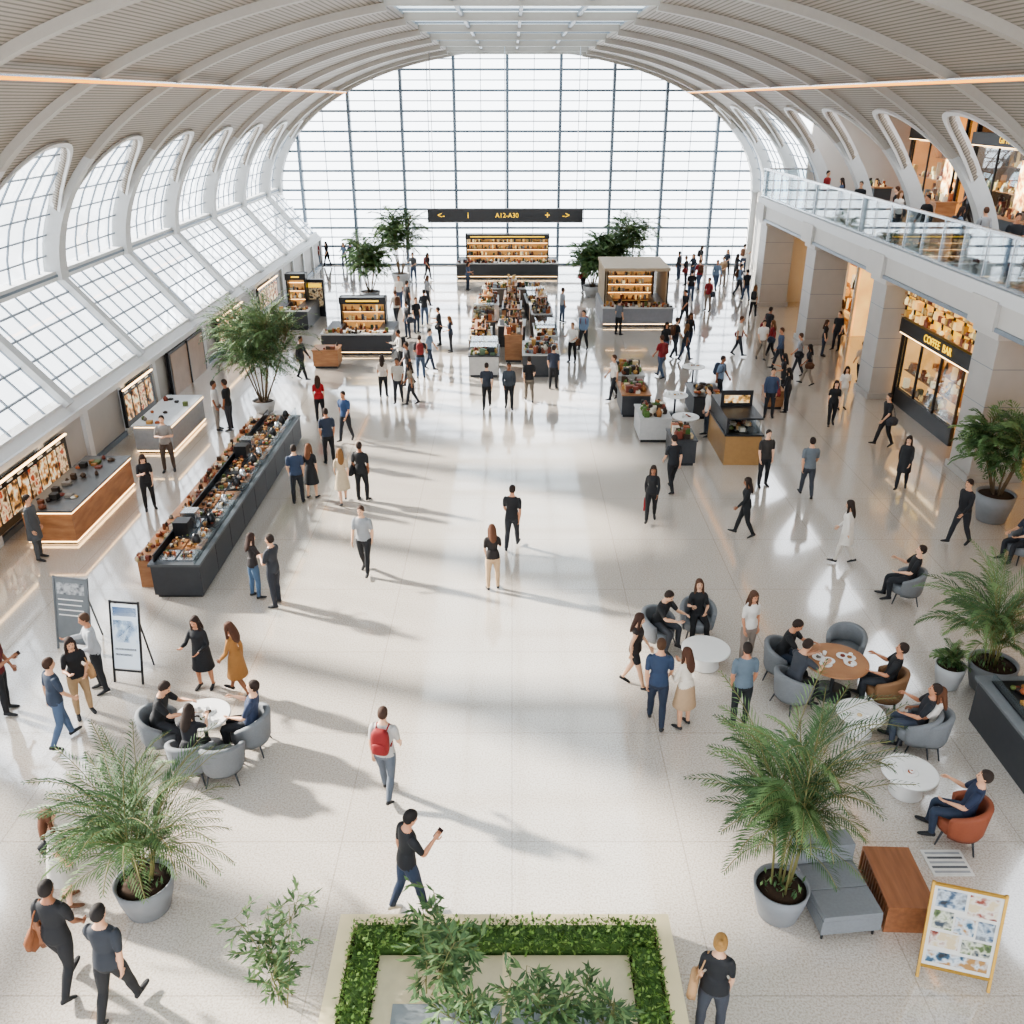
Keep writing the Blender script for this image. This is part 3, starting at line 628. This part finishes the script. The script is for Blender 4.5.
ch=MB(); ch.box(-.42,.42,-.62,.55,.14,.38,GREY); ch.box(-.42,.42,.32,.62,.36,.74,GREY); ch.box(-.41,.41,-.62,-.16,.38,.46,GREY); ch.box(-.41,.41,-.15,.31,.38,.46,GREY)
for x in(-.36,.36):
    for y in(-.55,.5): ch.tube([V((x,y,.15)),V((x,y,0))],.02,BLACK)
ch.obj("lounge_chair",loc=G(840,930)+V((0,.45,0)),rot=rad(6),bevel=.05)
wb=MB(); wb.box(-.33,.33,-.55,.55,.42,.46,WOODB); wb.box(-.33,.33,-.55,-.51,0,.42,WOODB); wb.box(-.33,.33,.51,.55,0,.42,WOODB); wb.box(-.33,.33,-.51,.51,.02,.06,WOODB); wb.box(.29,.33,-.51,.51,.06,.42,WOODB)
for k in range(12): wb.box(-.32,-.29,-.48+k*.083,-.44+k*.083,.06,.42,WOODB)
wb.obj("slatted_wood_bench",loc=G(905,925)+V((0,.42,0)),rot=rad(-2),bevel=.006)
def easel(name,loc,rot,w,h,frame,panels,lift=.18,bg=WHITET,tilt=.22,back=.3):
    s=MB()
    f=lambda x,z,o=0:V((x,z*tilt*1+o,z))
    for x in(-w/2,w/2): s.beam(f(x,0),f(x,lift+h+.03),.035,.035,frame)
    for z in(lift,lift+h): s.beam(f(-w/2,z),f(w/2,z),.035,.035,frame)
    for x in(-w*.3,w*.3): s.beam(V((x,tilt*(lift+h),lift+h)),V((x,tilt*(lift+h)+back,0)),.025,.025,frame)
    s.poly([f(-w/2,lift,-.0),f(w/2,lift,-.0),f(w/2,lift+h),f(-w/2,lift+h)],bg); s.poly([f(-w/2,lift,.02),f(w/2,lift,.02),f(w/2,lift+h,.02),f(-w/2,lift+h,.02)],CHAR)
    for (x0,x1,z0,z1,m) in panels: 
        s.poly([f((x0-.5)*w,lift+z0*h,-.006),f((x1-.5)*w,lift+z0*h,-.006),f((x1-.5)*w,lift+z1*h,-.006),f((x0-.5)*w,lift+z1*h,-.006)],m)
    return s.obj(name,loc=loc,rot=rot)
cs=[["#141c26","#3c5066","#a9b2ba","#6a6f73"],["#181c22","#803828","#c4bdb2","#b9a888"],["#1b2a18","#4f5f35","#b9baa8","#2a3440"],["#10181f","#2f5067","#b8bfc4","#95703f"]]
pn=[]; k=0
for (xa,xb,za,zb) in((.07,.48,.74,.95),(.52,.93,.70,.95),(.07,.35,.48,.70),(.38,.66,.46,.66),(.69,.93,.44,.66),(.07,.48,.26,.44),(.52,.93,.24,.41),(.07,.93,.06,.20)): pn.append((xa,xb,za,zb,pic(k+20,cs[k%4],6))); k+=1
easel("poster_stand",G(952,984),rad(-16),.84,1.15,M("#b8934a",.35,.7),pn,bg=M("#c4c2bc",.5))
easel("information_board",G(75,650),rad(-10),.75,1.35,M("#6b6f72",.5),[(.08,.9,.75,.93,pic(40,["#4a4f53","#8a8d90","#b5b7b8"],9)),(.1,.85,.66,.68,WHITET),(.1,.8,.58,.6,WHITET),(.1,.85,.5,.52,WHITET),(.1,.7,.42,.44,WHITET)],lift=.15,bg=M("#73787b",.6))
easel("digital_display_stand",G(129,683),rad(-8),.58,1.35,BLACK,[(.04,.96,.03,.97,M("#cfdae4",.2,emit=.4,var=.05)),(.08,.92,.80,.93,M("#23507e",.2,emit=.3)),(.08,.92,.42,.74,pic(41,["#1a3a5e","#4e779d","#9cb2c4","#d8e0e6"],5,emit=.3)),(.1,.85,.3,.33,M("#40454a",.4)),(.1,.7,.22,.25,M("#40454a",.4))],lift=.25)
fg=MB(); fg.box(-.3,.3,-.25,.25,.001,.012,M("#cfcdc8",.5))
for k in range(5): fg.box(-.26,.26,-.2+k*.09,-.16+k*.09,.012,.016,M("#5d6063",.5) if k%2 else M("#9a9c9d",.5))
fg.obj("floor_graphic_sticker",loc=G(947,863))
def counter(name,x0,x1,y0,y1,h,body,top,n=60,pal=FOOD,glass=None,shelf=0,led=False,ps=(.10,.22),ph=(.04,.16),rot=0):
    c=MB(); c.box(x0+.05,x1-.05,y0+.05,y1-.05,0,.1,BLACK); c.box(x0,x1,y0,y1,.1,h-.05,body); c.box(x0-.03,x1+.03,y0-.03,y1+.03,h-.05,h,top)
    if led: c.box(x0+.02,x1+.01,y0-.01,y1,.07,.10,WARML); c.box(x0+.05,x1+.032,y0-.032,y1,h-.08,h-.06,WARML)
    products(c,x0+.12,x1-.12,y0+.12,y1-.12,h,n,pal,ps,ph)
    if glass: 
        for x in (x0+.06,x1-.06): c.box(x-.01,x+.01,y0+.05,y1-.05,h,h+.35,GLASSD)
        c.box(x0+.05,x1-.05,y0+.05,y1-.05,h+.35,h+.37,GLASSD)
    if shelf:
        xm=(x0+x1)/2
        for z in(.35,.7,1.0)[:shelf]:
            c.box(xm-.25,xm+.25,y0+.3,y1-.3,h+z,h+z+.03,WOOD); products(c,xm-.2,xm+.2,y0+.35,y1-.35,h+z+.03,int(6*(y1-y0)),pal,(.06,.12),(.08,.25))
        for yy in(y0+.3,y1-.3): c.box(xm-.25,xm-.21,yy-.02,yy+.02,h,h+(.35,.7,1.0)[shelf-1],BLACK); c.box(xm+.21,xm+.25,yy-.02,yy+.02,h,h+(.35,.7,1.0)[shelf-1],BLACK)
    return c.obj(name,rot=rot)
b=MB(); x0,x1,y0,y1=-8.6,-7.0,17.8,28.3
b.box(x0+.5,x1,y0,y1,.08,.80,CHAR); b.box(x0+.55,x1-.05,y0+.05,y1-.05,0,.08,BLACK); b.box(x0,x0+.5,y0+.5,y1,0,.72,WOOD); b.box(x0+.45,x1+.02,y0-.02,y1+.02,.80,.86,M("#4a4d50",.3)); b.box(x0-.02,x0+.5,y0+.48,y1,.72,.76,WOOD)
y=y0
while y<y1-.1: b.box(x1-.001,x1+.006,y,y+.02,.1,.8,BLACK); y+=1.17
b.box(x1-.12,x1-.09,y0,y1,.86,1.12,GLASSD); b.box(x0+.55,x0+.58,y0+.1,y1,.86,1.05,BLACK)
y=y0+.15
while y<y1-.5:
    for xa in(x0+.62,x0+1.05):
        b.box(xa,xa+.38,y,y+.5,.86,.90,rs.choice([STEEL,BLACK,BLACK,WOOD])); products(b,xa+.06,xa+.32,y+.06,y+.44,.90,14,FOOD,(.04,.10),(.02,.09))
    if rs.random()<.4: b.lathe([(.08,0),(.11,.1),(.07,.22),(.03,.26)],rs.choice([STEEL,BLACK]),(x0+1.25,y+.25,.9),n=12)
    if rs.random()<.3: b.box(x0+.6,x0+.95,y+.05,y+.4,.9,1.25,rs.choice([CHAR,BLACK,STEEL]))
    products(b,x0+.05,x0+.45,y+.1,y+.5,.76,10,FOOD,(.05,.12),(.04,.16)); y+=.57
b.obj("buffet_counter",bevel=0)
counter("service_counter",-12.3,-11.05,20.5,24.3,.95,WOOD,M("#4c4a47",.35),25,led=True); counter("service_counter",-12.0,-10.8,27.0,30.2,.95,M("#8f9193",.5),M("#b3b5b6",.4),10,led=True)
def kiosk(name,x0,x1,y0,y1,h,front,backh,roof=False,body=CHAR,sign=BLACK):
    """counter facing the camera with a tall lit shelving unit behind"""
    k=MB(); k.box(x0,x1,y0,y0+.7,.08,.9,body); k.box(x0-.04,x1+.04,y0-.04,y0+.74,.9,.95,M("#b9b9b7",.4)); k.box(x0+.05,x1-.05,y0+.05,y0+.65,0,.08,BLACK)
    k.box(x0+.05,x1-.05,y0-.012,y0,.12,.15,WARML if front else BLACK)
    products(k,x0+.1,x1-.1,y0+.1,y0+.6,.95,int(16*(x1-x0)),FOOD,(.08,.16),(.05,.22))
    k.box(x0,x0+.7,y0+.7,y1,.0,.9,body); k.box(x1-.7,x1,y0+.7,y1,.0,.9,body)
    xb0,xb1=x0+.5,x1-.5
    k.box(xb0,xb1,y1-.12,y1,0,backh,sign); k.box(xb0+.05,xb1-.05,y1-.15,y1-.12,.5,backh-.35,M("#b98d58",.6,emit=.5,var=.4,scale=3))
    z=.6
    while z<backh-.5:
        k.box(xb0,xb1,y1-.5,y1-.12,z,z+.03,WOOD); products(k,xb0+.08,xb1-.08,y1-.45,y1-.18,z+.03,int(11*(xb1-xb0)),PAL+PALE[:2],(.06,.13),(.1,.26)); k.box(xb0+.05,xb1-.05,y1-.18,y1-.16,z+.34,z+.36,WARML); z+=.42
    k.box(xb0,xb0+.08,y1-.55,y1,0,backh,sign); k.box(xb1-.08,xb1,y1-.55,y1,0,backh,sign); k.box(xb0-.02,xb1+.02,y1-.6,y1+.02,backh-.3,backh,sign)
    k.box(xb0+.3,xb1-.3,y1-.62,y1-.6,backh-.19,backh-.12,YEL)
    if roof:
        RF=M("#a8967e",.6); k.box(x0+.1,x1-.1,y0+1.0,y1+.6,backh,backh+.14,RF)
        for x in(x0+.2,x1-.2): k.box(x-.06,x+.06,y0+1.1,y0+1.22,0,backh,RF)
        k.box(x0+.15,x0+.22,y0+1.1,y1+.5,0,backh,M("#9a8870",.6)); k.box(x1-.22,x1-.15,y0+1.1,y1+.5,0,backh,M("#9a8870",.6))
        k.box(x0+.3,x1-.3,y0+1.3,y0+1.4,backh-.04,backh-.02,WARML)
    return k.obj(name)
kiosk("food_kiosk",-8.4,-5.3,39.2,42,1,1,2.1); kiosk("food_kiosk",4.5,8.0,44.7,48.8,1,1,2.55,roof=True,body=M("#84858a",.5),sign=M("#4c3220",.5)); kiosk("food_kiosk",-3.5,2.9,58,61,1,1,2.4)
kiosk("food_kiosk",-12,-10,44,47,1,0,2.3)
counter("wood_crate_stand",-8.35,-7.3,37.0,37.9,.8,WOOD,WOOD,5)
mt=MB(); mt.box(-.5,.5,-.1,.1,0,1.9,BLACK); mt.box(-.42,.42,-.12,-.1,.5,1.75,pic(50,["#1a1613","#6a4a2c","#b9a888","#2a2623"],5,emit=.4)); mt.box(-.38,.38,-.125,-.12,1.5,1.7,YEL); mt.obj("menu_totem",loc=G(317,316),bevel=.01)
LGT=M("#b4b3b1",.5); BRN=M("#6d6056",.5)
rows=[(-1.75,-.55,35.7,37.6,.9,LGT,CHAR,1,0),(.45,1.95,35.7,38.0,.95,CHAR,LGT,0,0),(-1.9,-.9,38.4,40.9,.9,BRN,LGT,0,1),(-.3,.45,38.0,39.6,1.2,WOOD,WOOD,0,3),(1.0,2.0,39.0,41.6,.9,LGT,LGT,1,0),
(-.6,.6,40.6,42.0,1.0,CHAR,LGT,0,2),(-1.9,-.8,42.0,44.4,.9,CHAR,WOOD,1,0),(.9,1.9,42.6,45.2,1.1,BRN,LGT,0,2),(-.45,.45,43.0,45.0,1.25,WOOD,BLACK,0,3),(-1.8,-.7,45.6,48.2,.9,LGT,LGT,0,1),(.7,1.8,46.2,48.6,.9,CHAR,LGT,1,0),(-.4,.4,46.0,48.4,1.1,CHAR,WOOD,0,2),(-1.6,1.6,49.4,50.4,1.0,BRN,LGT,0,0)]
for (xa,xb,ya,yb,hh,bd,tp,gl,shf) in rows: counter("market_island",xa,xb,ya,yb,hh,bd,tp,int(30*(xb-xa)*(yb-ya)),FOOD+PAL,glass=gl,shelf=shf,rot=rad(rs.uniform(-3,3)),ph=(.06,.3))
for i,(x0,y0,w,l) in enumerate(((4.9,25.9,.75,1.1),(4.2,28.0,1.0,1.5),(3.9,30.6,1.0,1.6),(3.9,33.0,1.1,1.8))):
    counter("produce_stand",x0,x0+w,y0,y0+l,.85,[CHAR,LGT,CHAR,LGT][i],[CHAR,LGT,WOOD,LGT][i],50,FOOD+[M("#4f6b35",.8),M("#3c5a2a",.8),M("#6b8048",.8)],ps=(.08,.22),ph=(.08,.3))
d=MB(); d.box(6.55,7.65,26.0,28.6,0,.95,M("#a07c50",.5)); d.box(6.5,7.7,25.95,28.65,.95,1.0,BLACK); d.box(6.6,7.6,26.1,28.5,1.0,1.45,GLASSD); d.box(6.55,7.65,26.05,28.55,1.45,1.5,BLACK); d.box(6.55,6.62,26.05,28.55,1.0,1.45,BLACK)
products(d,6.7,7.5,26.3,28.4,1.0,40,FOOD,(.1,.2),(.05,.15)); d.box(6.6,7.6,27.3,27.35,.95,2.0,BLACK); d.box(6.7,7.5,27.28,27.3,1.6,1.85,pic(51,["#2a2420","#c99a58","#efe0c0"],5,emit=.5)); d.obj("pastry_display_case",bevel=.01)
counter("display_table",6.4,7.4,30.4,32.0,.85,CHAR,BLACK,30); counter("crate_stand",9.3,9.9,31.5,32.3,.7,WOOD,WOOD,8)
rc=MB(); rc.box(8.35,10.6,11.2,13.4,0,.9,CHAR); rc.box(8.3,10.65,11.15,13.45,.86,.92,M("#6d7073",.4)); rc.box(8.5,10.5,11.35,13.25,.92,.95,BLACK)
products(rc,8.7,10.3,11.5,13.1,.95,50,FOOD,(.1,.25),(.03,.08)); rc.box(8.5,8.53,11.35,13.25,.92,1.1,GLASSD); rc.obj("carvery_counter",bevel=.01)
hs=MB(); hs.box(-5.0,4.2,55.8,56.1,3.7,4.45,BLACK); hs.box(-5.02,4.22,55.78,56.12,3.66,3.7,STEEL)
for x in(-4.6,-.4,3.8): hs.tube([V((x,55.95,4.45)),V((x,55.95,zt))],.02,STEEL,n=6)
o=hs.obj("hanging_wayfinding_sign")
for x,t,m,s in((-4.2,"<-",YEL,.5),(-2.6,"i",YEL,.5),(-.3,"A12-A30",YEL,.38),(2.1,"+",YEL,.6),(3.2,"->",YEL,.5)):
    c=bpy.data.curves.new("sign_text",'FONT'); c.body=t; c.size=s; c.align_x='CENTER'; c.align_y='CENTER'; c.extrude=.01; c.materials.append(m)
    q=bpy.data.objects.new("sign_text",c); sc.collection.objects.link(q); q.parent=o; q.location=V((x,55.78,4.07))-o.location; q.rotation_euler=(rad(90),0,0)
# ================================================================ PLANTS
GR=[M(c,.65,var=.25,scale=5) for c in("#445f38","#557044","#37502e","#667e4e")]; STEM=M("#6d6a40",.7)
def frond(mb,base,az,el,L,r,wid=.02,ll=.3,n=20,droop=1.0):
    p=V(base); seg=L/n; pts=[p.copy()]; e=el; g=r.choice(GR)
    for i in range(n):
        d=V((math.cos(az)*math.cos(e),math.sin(az)*math.cos(e),math.sin(e))); p=p+d*seg; pts.append(p.copy()); e-=droop*rad(88)/n*(.35+1.3*i/n)
    mb.tube(pts[::4],.006,STEM,n=4)
    for i in range(3,n+1):
        t=(pts[i]-pts[i-1]).normalized(); sd=t.cross(V((0,0,1)))
        if sd.length<.05: sd=V((1,0,0))
        sd.normalize(); l=ll*math.sin(math.pi*min(1,(i/n)*.86+.12))*r.uniform(.8,1.15)+.05
        for s in(1,-1):
            dr=(sd*s*.6+t*.8+V((0,0,.12+r.uniform(-.15,.15)))).normalized(); q=pts[i]+dr*l*.5; e2=(dr+V((0,0,-.5))).normalized(); tip=q+e2*l*.5
            wv=dr.cross(V((0,0,1))).normalized()*wid*.5+V((0,0,wid*.2))
            b=len(mb.v); mb.v+=[pts[i],q+wv,tip,q-wv]; mb.face((b,b+1,b+2,b+3),g)
def potshape(m,pr,ph,pot):
    m.lathe([(pr*.62,0),(pr*.72,.03),(pr*.92,ph*.6),(pr,ph),(pr*.93,ph),(pr*.88,ph-.06)],pot,n=32,caps=False); m.lathe([(pr*.62,.0),(pr*.6,.001)],pot); m.lathe([(pr*.9,ph-.07),(pr*.5,ph-.04),(.02,ph-.03)],SOIL,n=24)
def potted(name,loc,pr,ph,Ht,Rd,nf,seed,pot=POT,trunk=.35,wid=.022,ll=.3,fn=28,up=.45):
    r=random.Random(seed); m=MB(); potshape(m,pr,ph,pot)
    for _ in range(60):
        a=r.uniform(0,6.28);q=r.uniform(0,pr*.8);c=V((q*math.cos(a),q*math.sin(a),ph-.02)); d=V((r.uniform(-1,1),r.uniform(-1,1),1.2)).normalized()*r.uniform(.06,.14); s=V((d.y,-d.x,0)).normalized()*.02
        m.poly([c,c+d*.5+s,c+d,c+d*.5-s],r.choice(GR))
    canes=[]
    for k in range(7):
        a=r.uniform(0,6.28);q=r.uniform(0,pr*.4); bp=V((q*math.cos(a),q*math.sin(a),ph-.05)); tp=bp+V((math.cos(a)*.14*Rd,math.sin(a)*.14*Rd,(Ht-ph)*trunk*r.uniform(.6,1.25))); canes.append((bp,tp)); m.tube([bp,(bp+tp)/2+V((.01,0,0)),tp],[.018,.015,.01],STEM,n=6)
    for k in range(nf):
        bp,tp=r.choice(canes); bb=bp.lerp(tp,r.uniform(.35,1)); az=k*2.399+r.uniform(-.3,.3); f=r.random()
        el=rad(86-48*f); L=(Rd*1.15)*(1-.25*(1-f))+(Ht-bb.z)*(1-f)*up
        frond(m,bb,az,el,L*r.uniform(.72,1.08),r,wid,ll,n=fn,droop=.65+.6*f)
    return m.obj(name,loc=loc)
def bushy(name,loc,pr,ph,Ht,Rd,n,seed,pot=POT,lf=.3,wd=.04):
    """multi-stem tree with a full rounded crown of arching sprays"""
    r=random.Random(seed); m=MB(); potshape(m,pr,ph,pot)
    tops=[]
    for k in range(7):
        a=k*.9+r.uniform(-.2,.2); q=Rd*r.uniform(.2,.5); bp=V((.1*math.cos(a),.1*math.sin(a),ph-.05)); mid=bp+V((math.cos(a)*q*.5,math.sin(a)*q*.5,(Ht-ph)*.35)); tp=V((math.cos(a)*q,math.sin(a)*q,ph+(Ht-ph)*r.uniform(.6,.85))); m.tube([bp,mid,tp],[.03,.022,.01],M("#6b5a44",.8),n=6); tops.append((mid,tp))
    for k in range(n):
        mid,tp=r.choice(tops); b0=mid.lerp(tp,r.uniform(0.05,1)); az=r.uniform(0,6.28); el=r.uniform(rad(-10),rad(80))
        frond(m,b0,az,el,Rd*r.uniform(.35,.65),r,wd,lf,n=11,droop=r.uniform(.5,1.1))
    return m.obj(name,loc=loc)
potted("potted_palm",G(150,908),.40,.55,3.1,1.30,72,1,wid=.016,ll=.27); potted("potted_palm",G(777,913),.38,.55,4.8,.80,92,2,wid=.016,ll=.27,trunk=.45,up=.52)
potted("potted_palm",G(987,688),.45,.6,3.5,1.1,70,3,POT,wid=.018,ll=.28); bushy("potted_tree",G(990,520),.5,.8,3.2,1.6,230,4,POT)
potted("potted_shrub",G(946,686),.28,.5,.95,.3,30,5,POTL,ll=.12,trunk=.2,fn=12)
bushy("potted_tree",G(265,412),.42,.45,4.1,2.5,460,6,POTL)
for i,(x,y,h,rr) in enumerate(((371,302,3.6,1.9),(401,283,4.6,2.3),(592,296,3.2,1.9),(627,283,4.2,2.4),(608,290,3.3,1.7))):
    bushy("potted_tree",G(x,y),.55,.6,h,rr,240,20+i,POTL if i else POT,lf=.42,wd=.06)
pb=MB(); X0,X1,Y0,Y1=-2.3,2.1,4.6,8.75; hh=.35; bw=.2
for a in((X0,X1,Y1-bw,Y1),(X0,X1,Y0,Y0+bw),(X0,X0+bw,Y0+bw,Y1-bw),(X1-bw,X1,Y0+bw,Y1-bw)): pb.box(a[0],a[1],a[2],a[3],0,hh,CREAM)
pb.box(X0+bw,X1-bw,Y0+bw,Y1-bw,.0,hh-.12,SOIL)
pb.box(X0+.6,X1-.6,Y0+.6,Y1-.6,hh-.12,hh-.05,M("#cfc2a2",.5)); pb.box(X0+.85,X1-.85,Y0+.7,Y1-1.3,hh-.05,hh-.03,M("#7f8587",.4,var=.2,scale=3)); pb.box(-.12,-.02,Y0+.6,Y1-.6,hh-.05,hh+.0,CREAM)
r=random.Random(9); HG=[M(c,.65,var=.25,scale=9) for c in("#5c7a3a","#74924a","#486330","#88a05a")]
def leaf(mb,c,s,mats,rr):
    d=V((rr.gauss(0,1),rr.gauss(0,1),rr.gauss(.5,.7))).normalized(); w=d.cross(V((rr.random(),rr.random(),.3))).normalized()
    mb.poly([c,c+d*s*.5+w*s*.28,c+d*s,c+d*s*.5-w*s*.28],rr.choice(mats))
for a in((X0+.22,X1-.22,Y1-.62,Y1-.22),(X0+.22,X0+.62,Y0+.16,Y1-.56),(X1-.62,X1-.22,Y0+.16,Y1-.56)):
    pb.box(a[0]+.06,a[1]-.06,a[2]+.06,a[3]-.06,hh-.12,hh+.12,HG[2]); n=int((a[1]-a[0])*(a[3]-a[2])*2600)
    for _ in range(n): leaf(pb,V((r.uniform(a[0],a[1]),r.uniform(a[2],a[3]),hh+r.uniform(-.02,.22))),r.uniform(.04,.085),HG,r)
pb.obj("raised_planter_bed")
def shrub(name,loc,ht,n,seed,spread=.5,lf=.17,nb=2):
    r=random.Random(seed); m=MB()
    for k in range(n):
        a=r.uniform(0,6.28); p=V((r.uniform(-.15,.15),r.uniform(-.15,.15),0)); d=V((math.cos(a)*spread*r.random(),math.sin(a)*spread*r.random(),1)).normalized(); L=ht*r.uniform(.6,1.05); pts=[p]
        for i in range(9): d=(d+V((r.uniform(-.1,.1),r.uniform(-.1,.1),-.02))).normalized(); pts.append(pts[-1]+d*L/9)
        m.tube(pts,[.009]*5+[.005]*5,STEM,n=5)
        for i in range(3,10):
            for b in range(nb):
                ba=r.uniform(0,6.28); bd=V((math.cos(ba),math.sin(ba),.25)).normalized(); bl=r.uniform(.12,.32); e=pts[i]+bd*bl; m.tube([pts[i],e],.003,STEM,n=3)
                for q in range(7):
                    c=pts[i].lerp(e,.3+.7*q/6); ld=(bd+V((r.gauss(0,.6),r.gauss(0,.6),r.gauss(-.1,.3)))).normalized(); w=ld.cross(V((0,0,1))).normalized()*lf*.12; s=lf*r.uniform(.7,1.1)
                    m.poly([c,c+ld*s*.45+w,c+ld*s,c+ld*s*.45-w],r.choice(GR))
    return m.obj(name,loc=loc)
shrub("planter_shrub",(-.95,7.7,.23),1.45,7,31,.9); shrub("planter_shrub",(.3,7.15,.23),.9,4,32,.8); shrub("planter_shrub",(1.1,6.95,.23),.9,4,33,.6); shrub("planter_shrub",(-.4,7.0,.23),1.1,4,34,.7)
shrub("bamboo_shrub",G(285,1000),1.4,7,35,.6,.14)
# ================================================================ LIGHT
w=bpy.data.worlds.new("sky"); sc.world=w; w.use_nodes=True; nt=w.node_tree; bg=nt.nodes["Background"]
tc=nt.nodes.new("ShaderNodeTexCoord"); sp=nt.nodes.new("ShaderNodeSeparateXYZ"); cr=nt.nodes.new("ShaderNodeValToRGB")
nt.links.new(tc.outputs["Generated"],sp.inputs[0]); nt.links.new(sp.outputs[2],cr.inputs[0]); nt.links.new(cr.outputs[0],bg.inputs[0])
cr.color_ramp.elements[0].color=(.91,.94,.98,1); cr.color_ramp.elements[1].color=(.86,.92,1,1); cr.color_ramp.elements[1].position=.6
bg.inputs[1].default_value=3.6
sd=bpy.data.lights.new("sun",'SUN'); sd.energy=16; sd.angle=rad(3.2); sd.color=(1,.93,.84); so=bpy.data.objects.new("sun",sd); sc.collection.objects.link(so)
so.rotation_euler=V((.80,-.34,-.43)).to_track_quat('-Z','Y').to_euler(); so.location=(-30,40,30)
sc.view_settings.view_transform='AgX'; sc.view_settings.look='AgX - Medium High Contrast'; sc.view_settings.exposure=0.5
print("people meshes",len(PCACHE))
